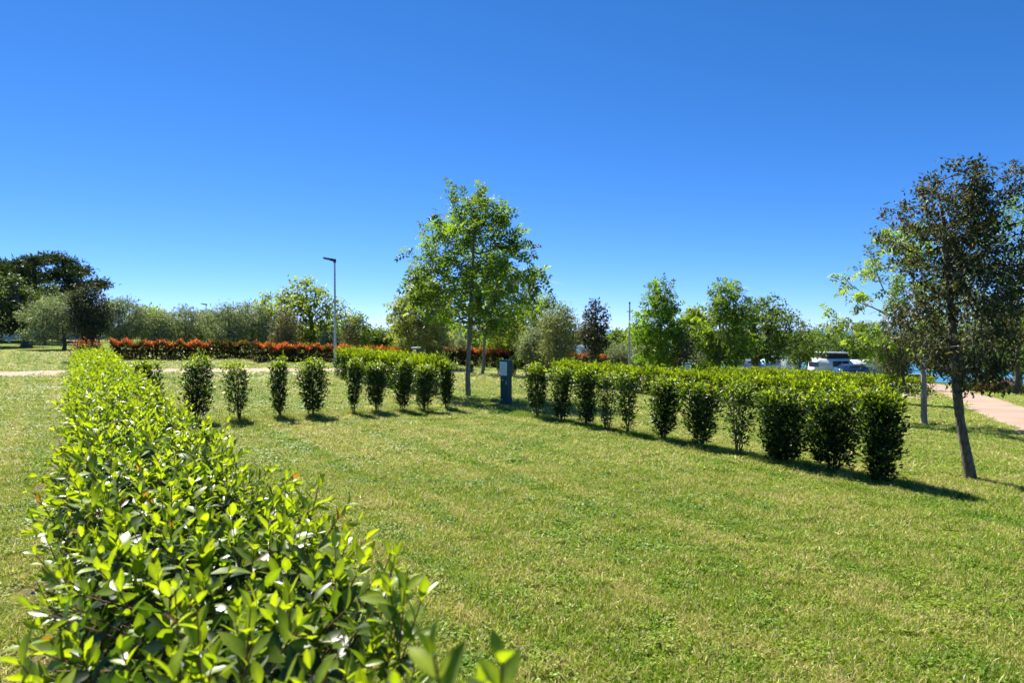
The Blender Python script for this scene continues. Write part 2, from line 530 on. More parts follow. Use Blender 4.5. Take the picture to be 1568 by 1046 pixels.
LHW = np.array([1.5, 0.88, 1.35, 0.88, 0.85, 1.25, 0.85, 0.9, 1.1, 0.9, 0.8])   # pale midrib, darker margin
LMID = leaf_mid(); LLO = leaf_lo(); LNARROW = leaf_lo(0.26); LCOMP = leaf_compound(); LROUND = leaf_lo(0.75)

def pal(stops, n, jitter=0.18):
    """n colours picked from weighted stops [(weight, rgb)]"""
    w = np.array([s[0] for s in stops], float); w /= w.sum()
    c = np.array([s[1] for s in stops], float)[rng.choice(len(stops), n, p=w)]
    return c * (1 + jitter * rng.normal(size=(n, 1))).clip(0.5, 1.6)

ZD_ = np.array([0, 0, 1.0])
# ================================================================== SETTING
def axis_grid(lim, n, k):
    t = np.linspace(-1, 1, n)
    return np.sinh(t * k) / math.sinh(k) * lim
gx = axis_grid(1500, 301, 6.2); gy = axis_grid(1500, 301, 6.2) + 12
X, Y = np.meshgrid(gx, gy)
g = Geo()
idx = np.arange(301 * 301).reshape(301, 301)
quad = np.stack([idx[:-1, :-1], idx[:-1, 1:], idx[1:, 1:], idx[1:, :-1]], -1).reshape(-1, 4)
g.add(np.stack([X, Y, tz(X, Y)], -1).reshape(-1, 3), quad)
structure(g.build('ground', M['ground'], smooth=True), 'mown lawn sloping gently down towards the water')

g = Geo()
c0 = np.array(uv(0, 80)); c1 = np.array(uv(0, 3500))
pts = []
for U, V in ((-3000, 86), (3000, 86), (3000, 4000), (-3000, 4000)):
    x, y = uv(U, V); pts.append([x, y, -5.2])
g.add(pts, [[0, 3, 2, 1]])
structure(g.build('sea', M['sea']), 'pale blue sea beyond the trees')

PATHS = []
def ribbon(name, left, right, label, lift=0.025):
    """a path sheet between two edges given as ground points, following the terrain"""
    left = np.asarray(left, float)[:, :2]; right = np.asarray(right, float)[:, :2]
    def res(p, n):
        d = np.concatenate([[0], np.cumsum(np.linalg.norm(np.diff(p, axis=0), axis=1))])
        s = np.linspace(0, d[-1], n)
        return np.stack([np.interp(s, d, p[:, 0]), np.interp(s, d, p[:, 1])], 1)
    n = 120; m = 9
    L = res(left, n); Rr = res(right, n)
    wob = 0.05
    for arr in (L, Rr):
        k = np.arange(n)
        arr += wob * np.stack([np.sin(k * 0.9 + 1.3), np.cos(k * 0.7)], 1) * rng.uniform(0.3, 1, (n, 1))
    t = np.linspace(0, 1, m)[None, :, None]
    P = L[:, None] * (1 - t) + Rr[:, None] * t
    z = tz(P[..., 0], P[..., 1]) + lift
    z[:, 0] -= 0.06; z[:, -1] -= 0.06
    g = Geo(); idx = np.arange(n * m).reshape(n, m)
    q = np.stack([idx[:-1, :-1], idx[1:, :-1], idx[1:, 1:], idx[:-1, 1:]], -1).reshape(-1, 4)
    if np.cross(Rr[0] - L[0], L[1] - L[0]) > 0: q = q[:, ::-1]
    g.add(np.concatenate([P, z[..., None]], -1).reshape(-1, 3), q)
    PATHS.append(np.concatenate([L, Rr[::-1]]))
    return structure(g.build(name, M['path'], smooth=True), label)

ribbon('path', [uv(29.6, v) for v in np.linspace(-60, 60, 30)], [uv(32.2, v) for v in np.linspace(-60, 60, 30)],
       'pale path running behind the hedged pitches')
le = [at(*p) for p in ((1700, 760), (1640, 722), (1568, 676), (1530, 655), (1490, 636), (1460, 617), (1430, 600), (1404, 588), (1392, 583.5))]
re = [at(*p) for p in ((1850, 690), (1700, 656), (1568, 622), (1530, 610), (1480, 597), (1440, 588), (1416, 585.5), (1405, 583.5))]
ribbon('walkway', le, re, 'tan walkway leading to the water at the right')
ribbon('side_path', [at(1340, 606), at(1440, 606)], [at(1340, 610), at(1440, 611)], 'narrow pale track joining the tan walkway')

M['path_keep'] = M['path']; M['path'] = plain('tarmac', (0.16, 0.16, 0.165), 0.9, noise=0.15, scale=3)
ribbon('road', [at(1120, 578), at(1215, 580)], [at(1120, 563), at(1215, 565)], 'grey tarmac glimpsed behind the hedges below the big round tree')
M['path'] = M['path_keep']

def inside_poly(poly, x, y):
    c = np.zeros(len(x), bool)
    n = len(poly); j = n - 1
    for i in range(n):
        xi, yi = poly[i]; xj, yj = poly[j]
        hit = ((yi > y) != (yj > y)) & (x < (xj - xi) * (y - yi) / (yj - yi + 1e-12) + xi)
        c ^= hit; j = i
    return c

# ------------------------------------------------------------------ grass
blade_src = bpy.data.collections.new('grass_clumps')     # not linked: only the source of the lawn's clumps
for k in range(6):
    g = Geo(); n = 420
    r = 0.16 * np.sqrt(rng.random(n)); a = rng.random(n) * 2 * np.pi
    P = np.stack([r * np.cos(a), r * np.sin(a), np.full(n, -0.004)], 1)
    tilt = np.radians(np.clip(rng.normal(48, 22, n), 5, 88)); az = rng.random(n) * 2 * np.pi
    ax = np.stack([np.sin(tilt) * np.cos(az), np.sin(tilt) * np.sin(az), np.cos(tilt)], 1)
    L = rng.uniform(0.022, 0.06, n); W = rng.uniform(0.0035, 0.0075, n)
    rot = frames(ax, rand_dir(n) + np.array([0, 0, 0.6]))
    tv = np.array([[-0.5, 0, 0], [0.5, 0, 0], [0.32, 0.6, 0.06], [-0.32, 0.6, 0.06], [0, 1, -0.05]])
    col = np.stack([np.where(rng.random(n) < 0.07, 1.35, rng.random(n) ** 1.4), rng.uniform(0.5, 1.45, n), np.zeros(n)], 1)
    sc = np.stack([W, L, L], 1)
    loc = tv[None] * sc[:, None]
    w = np.einsum('nij,nkj->nki', rot, loc) + P[:, None]
    b = (np.arange(n) * 5)[:, None, None]
    vv = w.reshape(-1, 3); cc = np.repeat(col[:, None], 5, 1).reshape(-1, 3)
    tri = (np.array([[0, 1, 2], [0, 2, 3], [3, 2, 4]])[None] + b).reshape(-1, 3)
    g.add(vv, tri, cc)
    o = bpy.data.objects.new('grass_clump', g.mesh('grass_clump', M['blade']))
    blade_src.objects.link(o)

for k in range(2):      # clover-like round leaves
    g = Geo(); n = 130
    r = 0.13 * np.sqrt(rng.random(n)); a = rng.random(n) * 2 * np.pi
    P = np.stack([r * np.cos(a), r * np.sin(a), rng.uniform(0.008, 0.03, n)], 1)
    v_, f_ = leaf_lo(0.9)
    g.stamp((v_, f_), P, frames(norm(np.stack([np.cos(a * 7), np.sin(a * 7), 0.25 * rng.normal(size=n)], 1)), norm(ZD_ + 0.45 * rand_dir(n))), rng.uniform(0.010, 0.024, n), np.stack([rng.random(n) * 0.25, rng.uniform(0.55, 1.1, n), np.zeros(n)], 1))
    o = bpy.data.objects.new('grass_clump', g.mesh('grass_clump', M['blade'])); blade_src.objects.link(o)

def grass_points():
    P = []; S = []
    for d0, d1, dens, sxy, sz in ((1.0, 5.5, 46, 0.95, 0.95), (5.5, 9, 34, 1.1, 1.0), (9, 15, 15, 1.6, 1.05), (15, 24, 7, 2.3, 1.2), (24, 42, 2.4, 3.6, 1.5)):
        st = 1 / math.sqrt(dens); hw = 1.0 * d1 + 1.2
        xx, yy = np.meshgrid(np.arange(-hw, hw, st), np.arange(d0 * 0.6, d1, st))
        x = xx.ravel() + rng.uniform(-0.5, 0.5, xx.size) * st; y = yy.ravel() + rng.uniform(-0.5, 0.5, xx.size) * st
        r_ = np.hypot(x * 0.4, y); k_ = (r_ >= d0) & (r_ < d1) & (np.abs(x) < 1.0 * y + 1.2)
        x, y = x[k_], y[k_]; n = len(x)
        P.append(np.stack([x, y], 1)); S.append(np.stack([np.full(n, sxy), np.full(n, sxy), np.full(n, sz)], 1) * rng.uniform(0.8, 1.25, (n, 1)))
    # longer tufts the mower misses, along the planting lines
    for (u0, v0, u1, v1) in ((14.1, 1.2, 14.1, 7.6), (4.3, 8.3, 13.0, 8.3), (16.5, 8.5, 25.5, 8.5)):
        n = 130; t = rng.random(n); U = u0 + (u1 - u0) * t + rng.normal(0, 0.12, n); V = v0 + (v1 - v0) * t + rng.normal(0, 0.12, n)
        P.append(np.stack([U * UX + V * VX, U * UY + V * VY], 1)); S.append(np.stack([np.full(n, 0.8), np.full(n, 0.8), rng.uniform(1.6, 2.8, n)], 1))
    P = np.concatenate(P); S = np.concatenate(S)
    keep = np.ones(len(P), bool)
    for poly in PATHS: keep &= ~inside_poly(poly, P[:, 0], P[:, 1])
    V = P[:, 0] * VX + P[:, 1] * VY; U = P[:, 0] * UX + P[:, 1] * UY
    soil = (U < 28) & (V > -0.05) & (V < 0.85)
    thin = (U < 28) & (V > -0.6) & (V <= -0.05)
    keep &= ~(soil & (rng.random(len(P)) < 0.8)); keep &= ~(thin & (rng.random(len(P)) < 0.35))
    P = P[keep]; S = S[keep]
    return np.concatenate([P, tz(P[:, 0], P[:, 1])[:, None]], 1), S

gp, gs = grass_points()
me = bpy.data.meshes.new('grass')
me.vertices.add(len(gp)); me.vertices.foreach_set('co', gp.astype(np.float32).reshape(-1))
a = me.attributes.new('gs', 'FLOAT_VECTOR', 'POINT'); a.data.foreach_set('vector', gs.astype(np.float32).reshape(-1))
rot = np.zeros((len(gp), 3), np.float32); rot[:, 2] = rng.random(len(gp)) * 6.283
rot[:, 0] = rng.normal(0, 0.08, len(gp)); rot[:, 1] = rng.normal(0, 0.08, len(gp))
a = me.attributes.new('gr', 'FLOAT_VECTOR', 'POINT'); a.data.foreach_set('vector', rot.reshape(-1))
me.materials.append(M['blade'])
grass = bpy.data.objects.new('grass', me); COL.objects.link(grass)
grass['kind'] = 'stuff'; grass['label'] = 'short mown green and straw coloured grass'; grass['category'] = 'grass'
ng = bpy.data.node_groups.new('grass_scatter', 'GeometryNodeTree')
ng.interface.new_socket('Geometry', in_out='INPUT', socket_type='NodeSocketGeometry')
ng.interface.new_socket('Geometry', in_out='OUTPUT', socket_type='NodeSocketGeometry')
gi = ng.nodes.new('NodeGroupInput'); go = ng.nodes.new('NodeGroupOutput')
ci = ng.nodes.new('GeometryNodeCollectionInfo'); ci.inputs[0].default_value = blade_src
ci.inputs['Separate Children'].default_value = True; ci.inputs['Reset Children'].default_value = True
ip = ng.nodes.new('GeometryNodeInstanceOnPoints'); ip.inputs['Pick Instance'].default_value = True
n1 = ng.nodes.new('GeometryNodeInputNamedAttribute'); n1.data_type = 'FLOAT_VECTOR'; n1.inputs['Name'].default_value = 'gr'
n2 = ng.nodes.new('GeometryNodeInputNamedAttribute'); n2.data_type = 'FLOAT_VECTOR'; n2.inputs['Name'].default_value = 'gs'
er = ng.nodes.new('FunctionNodeEulerToRotation')
ng.links.new(gi.outputs[0], ip.inputs['Points']); ng.links.new(ci.outputs[0], ip.inputs['Instance'])
ng.links.new(n1.outputs[0], er.inputs[0]); ng.links.new(er.outputs[0], ip.inputs['Rotation'])
ng.links.new(n2.outputs[0], ip.inputs['Scale'])
rv = ng.nodes.new('FunctionNodeRandomValue'); rv.data_type = 'INT'
ints = [s for s in rv.inputs if s.type == 'INT']
ints[0].default_value = 0; ints[1].default_value = 7
iout = [s for s in rv.outputs if s.type == 'INT'][0]
ng.links.new(iout, ip.inputs['Instance Index'])
ng.links.new(ip.outputs[0], go.inputs[0])
md = grass.modifiers.new('scatter', 'NODES'); md.node_group = ng

# ================================================================== HEDGES
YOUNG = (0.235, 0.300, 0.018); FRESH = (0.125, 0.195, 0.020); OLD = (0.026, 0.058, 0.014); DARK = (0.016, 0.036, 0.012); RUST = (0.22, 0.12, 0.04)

def shoot_leaves(base, axis, length, nn, size, young, rust=0.0):
    """leaves of many shoots: arrays per shoot -> pos, axis, normal, size, colour"""
    n = len(base); pos = []; ax = []; nr = []; sz = []; col = []; shoot = []
    ref = rand_dir(n); ref = norm(ref - np.sum(ref * axis, -1, keepdims=True) * axis)
    bi = np.cross(axis, ref)
    for k in range(nn):
        t = k / max(1, nn - 1)
        for s in (0, 1):
            ang = k * 1.57 + s * np.pi + rng.normal(0, 0.35, n)
            rad = np.cos(ang)[:, None] * ref + np.sin(ang)[:, None] * bi
            op = np.radians(72 - 44 * t + rng.normal(0, 9, n))
            a = norm(np.cos(op)[:, None] * axis + np.sin(op)[:, None] * rad)
            pos.append(base + axis * (length * (0.12 + 0.88 * t))[:, None])
            ax.append(a); nr.append(norm(axis * 1.0 - 0.2 * rad + 0.25 * rng.normal(size=(n, 3))))
            sz.append(size * (1.0 - 0.42 * t) * rng.uniform(0.75, 1.2, n))
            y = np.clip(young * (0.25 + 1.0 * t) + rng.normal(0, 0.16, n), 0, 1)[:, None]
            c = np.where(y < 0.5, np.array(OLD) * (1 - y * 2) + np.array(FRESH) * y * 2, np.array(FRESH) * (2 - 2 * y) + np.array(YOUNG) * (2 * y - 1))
            rr = (rng.random(n) < rust)[:, None]
            c = np.where(rr, np.array(RUST), c) * rng.uniform(0.8, 1.2, (n, 1))
            col.append(c); shoot.append(np.arange(n))
    return [np.concatenate(q) for q in (pos, ax, nr, sz, col)]

def noise1(x, y):
    return np.sin(x * 2.1 + 0.7) * np.cos(y * 1.7) + 0.6 * np.sin(x * 4.3 + y * 3.1 + 2.0) + 0.4 * np.sin(x * 7.7 - y * 6.2)

# --- foreground hedge, in the frame (U, V, z)
HU0, HU1, HV0, HV1, HT = -0.6, 28.2, -0.06, 0.86, 0.97
hedge = thing('laurel_hedge', 'long clipped laurel hedge with bright yellow-green top running away from the near corner', 'hedge', (*uv(0.5, 0.4), 0.0))
def to_world(U, V, z):
    return np.stack([U * UX + V * VX, U * UY + V * VY, z], 1)
UD = np.array([UX, UY, 0]); VD = np.array([VX, VY, 0]); ZD = np.array([0, 0, 1.0])
ho = np.array(hedge.location)
lp, la, ln_, ls, lc, lu = [], [], [], [], [], []
stem_a, stem_b, stem_r = [], [], []
def add_shoots(U, V, z, axis, length, nn, size, young, rust=0.0):
    base = to_world(U, V, z)
    p, a, n_, s, c = shoot_leaves(base, axis, length, nn, size, young, rust)
    lp.append(p); la.append(a); ln_.append(n_); ls.append(s); lc.append(c); lu.append(np.tile(U, len(p) // len(U)))
    near = U < 9
    stem_a.append(base[near] - axis[near] * 0.12); stem_b.append((base + axis * length[:, None])[near]); stem_r.append(np.full(near.sum(), 0.003))

def hv1(U):
    return np.interp(U, [0.9, 1.3, 1.65, 2.4, 3.2], [0.50, 0.60, 0.73, 0.82, 0.82])
def top_h(U, V):
    return HT + 0.035 * noise1(U * 0.9, V * 2.2) - 0.10 * np.clip((np.abs(V - 0.4) - 0.28) / 0.18, 0, 1) ** 2
n = int((HU1 - HU0) * 0.92 * 98)
U = rng.uniform(HU0, HU1, n); V = HV0 + (hv1(U) - HV0) * rng.random(n)
ax = norm(ZD + 0.26 * rng.normal(size=(n, 3)) + ((V - 0.4) * 0.9)[:, None] * VD)
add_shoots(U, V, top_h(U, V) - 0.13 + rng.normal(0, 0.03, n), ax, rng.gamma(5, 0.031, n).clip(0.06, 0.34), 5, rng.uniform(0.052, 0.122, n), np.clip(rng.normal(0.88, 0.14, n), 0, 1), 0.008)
for side, sV in ((-1, HV0), (1, HV1)):
    n = int((HU1 - HU0) * 0.95 * 72)
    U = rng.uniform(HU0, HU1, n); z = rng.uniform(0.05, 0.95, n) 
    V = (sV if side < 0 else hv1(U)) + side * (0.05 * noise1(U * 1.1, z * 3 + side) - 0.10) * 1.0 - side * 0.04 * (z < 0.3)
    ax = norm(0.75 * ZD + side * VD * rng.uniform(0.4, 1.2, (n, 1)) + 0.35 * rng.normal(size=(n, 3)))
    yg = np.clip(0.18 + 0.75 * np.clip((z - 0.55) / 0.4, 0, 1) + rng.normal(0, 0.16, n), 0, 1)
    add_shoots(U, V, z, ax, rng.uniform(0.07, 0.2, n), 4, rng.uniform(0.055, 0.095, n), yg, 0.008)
# inner old leaves
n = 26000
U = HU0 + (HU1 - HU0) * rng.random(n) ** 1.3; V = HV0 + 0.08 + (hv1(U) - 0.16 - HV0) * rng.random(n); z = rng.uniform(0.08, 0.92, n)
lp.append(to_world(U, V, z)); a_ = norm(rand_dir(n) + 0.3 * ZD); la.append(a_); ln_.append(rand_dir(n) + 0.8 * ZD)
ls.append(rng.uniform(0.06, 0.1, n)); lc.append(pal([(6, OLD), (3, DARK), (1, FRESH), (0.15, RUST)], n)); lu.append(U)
# a few big grey-green old leaves and tall leaders close to the lens
leaders = [(690, 0.86, 1.335, 0.13, 0.85), (765, 0.83, 1.335, 0.15, 0.62), (735, 0.92, 1.27, 0.12, 0.9), (600, 1.0, 1.20, 0.14, 0.9), (560, 1.12, 1.10, 0.16, 0.85),
           (660, 1.0, 1.17, 0.10, 0.8), (480, 1.45, 0.98, 0.2, 0.9), (260, 2.0, 0.93, 0.3, 0.95), (330, 2.1, 0.95, 0.25, 0.95), (585, 1.75, 0.88, 0.2, 0.9), (520, 2.2, 0.9, 0.28, 0.9), (300, 3.4, 0.98, 0.3, 1.0), (170, 2.6, 0.95, 0.3, 0.95), (450, 2.75, 0.9, 0.25, 0.9)]
for px, d, ztop, L, yg in leaders:
    x = (px - CX) / F * d; U = np.array([x * UX + d * UY]); V = np.array([x * VX + d * VY])
    ax = norm(ZD[None] + 0.12 * rng.normal(size=(1, 3)))
    add_shoots(U, V, np.array([ztop - L]), ax, np.array([L]), 5, np.array([0.085 if d < 1.3 else 0.075]), np.array([yg]))
lp = np.concatenate(lp); la = np.concatenate(la); ln_ = np.concatenate(ln_); ls = np.concatenate(ls); lc = np.concatenate(lc); lu = np.concatenate(lu)
ok = np.linalg.norm(lp - np.array([0, 0, H]), axis=1) > 0.42
lp, la, ln_, ls, lc, lu = lp[ok], la[ok], ln_[ok], ls[ok], lc[ok], lu[ok]
rotm = frames(la, ln_)
var = rng.integers(0, 4, len(lp))
near = lu < 6.5
# the leaves that show largest become parts of their own
centre = lp + rotm[:, :, 1] * (ls * 0.5)[:, None]
px_, py_, dep = project(centre)
cand = np.where(near & (dep > 0.4) & (px_ > -10) & (px_ < 1578) & (py_ > -10) & (py_ < 1056) & (dep < 4))[0]
tg = Geo()
for k in range(4):
    s = np.where(near & (var == k))[0]
    tg.stamp(LHI[k], lp[s], rotm[s], ls[s], lc[s])
bv = BVHTree.FromPolygons(np.concatenate(tg.v).tolist(), np.concatenate(tg.f).tolist())
camp = Vector((0, 0, H)); score = []
for i in cand:
    p = Vector(centre[i]); d = p - camp; L = d.length; d.normalize()
    face = abs(float(np.dot(rotm[i, :, 2], np.array(d)))) * 0.7 + 0.3
    seen = 0
    for q in (0.25, 0.5, 0.75):
        p = Vector(lp[i] + rotm[i, :, 1] * ls[i] * q); d = p - camp; L = d.length; d.normalize()
        hit = bv.ray_cast(camp, d)
        if hit[3] is not None and hit[3] > L - 0.02: seen += 1
    if seen: score.append((-(ls[i] / dep[i]) ** 2 * face * seen, i))
score.sort()
chosen = np.array([i for _, i in score[:300]])
part = np.zeros(len(lp), bool); part[chosen] = True
# shared leaf meshes: four shapes, eight tones
tones = lc[chosen]; order = np.argsort(tones.sum(1)); tone_id = np.zeros(len(chosen), int)
for k, blk in enumerate(np.array_split(order, 10)): tone_id[blk] = k
tone_col = [tones[tone_id == k].mean(0) for k in range(10)]
leaf_meshes = {}
for j, i in enumerate(chosen):
    key = (int(var[i]), int(tone_id[j]))
    if key not in leaf_meshes:
        g = Geo(); g.add(LHI[key[0]][0], LHI[key[0]][1], LHW[:, None] * tone_col[key[1]][None])
        leaf_meshes[key] = g.mesh('laurel_leaf', M['laurel'], smooth=True)
    o = bpy.data.objects.new('leaf', leaf_meshes[key]); COL.objects.link(o)
    o.parent = hedge
    s = float(ls[i]); m4 = Matrix([[*(rotm[i][r] * s), lp[i][r] - ho[r]] for r in range(3)] + [[0, 0, 0, 1]])
    o.matrix_local = m4
g = Geo()
off = lp - ho
for k in range(4):
    s = np.where(near & ~part & (var == k))[0]
    g.stamp(LHI[k], off[s], rotm[s], ls[s], lc[s], LHW)
s = np.where(~near & (lu < 14))[0]; g.stamp(LMID, off[s], rotm[s], ls[s], lc[s])
s = np.where(lu >= 14)[0]; g.stamp(LLO, off[s], rotm[s], ls[s] * 1.08, lc[s])
g.build('foliage', M['laurel'], hedge, 'stuff', smooth=True)
g = Geo()
edges_tubes(g, np.concatenate(stem_a) - ho, np.concatenate(stem_b) - ho, np.concatenate(stem_r), np.concatenate(stem_r) * 0.6, 4)
n = 420
U = rng.uniform(HU0, HU1, n); V = rng.uniform(0.22, 0.58, n); A = to_world(U, V, np.full(n, -0.05))
U2 = U + rng.normal(0, 0.18, n); V2 = np.clip(V + rng.normal(0, 0.2, n), 0.05, 0.78); B = to_world(U2, V2, rng.uniform(0.5, 0.85, n))
edges_tubes(g, A - ho, B - ho, np.full(n, 0.011), np.full(n, 0.004), 5)
g.build('stems', M['stem'], hedge, 'stuff', smooth=True)

# --- generic clipped row of shrubs grown together (a continuous hedge)
def row_hedge(name, label, U0, V0, U1, V1, height, width, per_m2, leaf=0.07, top=None, side=None, young_band=0.22, mat='laurel', group=None, gap=0.08, loose=1.0):
    P0 = np.array(uv(U0, V0)); P1 = np.array(uv(U1, V1)); L = np.linalg.norm(P1 - P0)
    t = (P1 - P0) / L; w = np.array([-t[1], t[0]])
    mid = (P0 + P1) / 2
    root = thing(name, label, 'hedge', (mid[0], mid[1], gz(*mid)), group)
    o = np.array(root.location)
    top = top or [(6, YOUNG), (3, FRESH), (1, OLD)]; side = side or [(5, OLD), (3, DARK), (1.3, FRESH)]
    area = L * (width + 2 * height)
    n = int(area * per_m2)
    s = rng.uniform(0, L, n); zz = rng.random(n); ww = rng.uniform(-1, 1, n)
    ontop = rng.random(n) < (width / (width + 2 * height)) * 1.15
    ph_ = rng.uniform(0, 6.28); hump = 0.5 + 0.5 * np.cos(s * 2 * np.pi / 0.78 + ph_ + 0.8 * np.sin(s * 0.9))
    bulge = (1 + 0.10 * noise1(s * 1.1, zz * 2)) * (0.58 + 0.42 * hump)
    zt = height * (0.93 + 0.05 * noise1(s * 1.6, s * 0.3) + 0.17 * hump - 0.07)
    wv = np.where(ontop, ww, np.sign(ww) * np.sqrt(rng.random(n)) ) * width / 2 * bulge * np.where(ontop, 1, 0.72 + 0.28 * np.sin(np.clip(zz, 0, 1) * 2.6 + 0.3))
    z = np.where(ontop, zt + rng.normal(0, 0.045, n), gap + zz * (zt - gap))
    # tall single shoots
    tall = ontop & (rng.random(n) < 0.10); z = z + np.where(tall, rng.uniform(0.02, 0.16, n), 0)
    xy = P0[None] + s[:, None] * t + wv[:, None] * w
    P = np.concatenate([xy, (tz(xy[:, 0], xy[:, 1]) + z)[:, None]], 1)
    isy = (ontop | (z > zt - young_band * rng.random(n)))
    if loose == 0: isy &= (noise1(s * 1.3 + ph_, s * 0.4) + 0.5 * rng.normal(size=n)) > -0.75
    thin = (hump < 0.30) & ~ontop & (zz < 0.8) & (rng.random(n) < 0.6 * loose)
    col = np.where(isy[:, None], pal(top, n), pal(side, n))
    P, col, wv, ontop, n_keep = P[~thin], col[~thin], wv[~thin], ontop[~thin], int((~thin).sum()); n = n_keep
    outw = np.sign(wv)[:, None] * np.array([w[0], w[1], 0])[None]
    ax = norm(ZD[None] * np.where(ontop, 1.0, 0.5)[:, None] + outw * np.where(ontop, 0.1, 0.6)[:, None] + 0.6 * rand_dir(n))
    rot = frames(ax, norm(ZD[None] * 0.6 + outw * 0.6 + 0.7 * rand_dir(n)))
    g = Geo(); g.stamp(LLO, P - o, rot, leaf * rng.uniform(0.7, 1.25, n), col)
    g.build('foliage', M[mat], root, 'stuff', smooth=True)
    m = max(4, int(L * 9)); s = rng.uniform(0, L, m); A = P0[None] + s[:, None] * t; zb = tz(A[:, 0], A[:, 1])
    A3 = np.concatenate([A, (zb - 0.05)[:, None]], 1); B3 = A3 + np.stack([rng.normal(0, 0.1, m), rng.normal(0, 0.1, m), rng.uniform(0.5, 0.8, m) * height], 1)
    g = Geo(); edges_tubes(g, A3 - o, B3 - o, np.full(m, 0.014), np.full(m, 0.005), 4)
    g.build('stems', M['wood'], root, 'stuff')
    return root

row_hedge('laurel_hedge', 'dense bright-topped laurel hedge seen end on, left of the central ash tree', 16.9, 8.5, 25.4, 8.5, 1.05, 0.85, 1300, 0.07)
row_hedge('laurel_hedge', 'laurel hedge just behind the right-hand row of separate shrubs', 9.6, 16.0, 22.0, 16.2, 0.81, 0.9, 950, 0.08)
row_hedge('laurel_hedge', 'farther laurel hedge below the camper van, second behind the shrub row', 13.0, 24.0, 22.5, 24.2, 0.82, 1.0, 650, 0.095)
row_hedge('laurel_hedge', 'distant laurel hedge lying nearest to the parked cars', 15.5, 32.0, 25.5, 32.4, 0.78, 1.0, 480, 0.11)

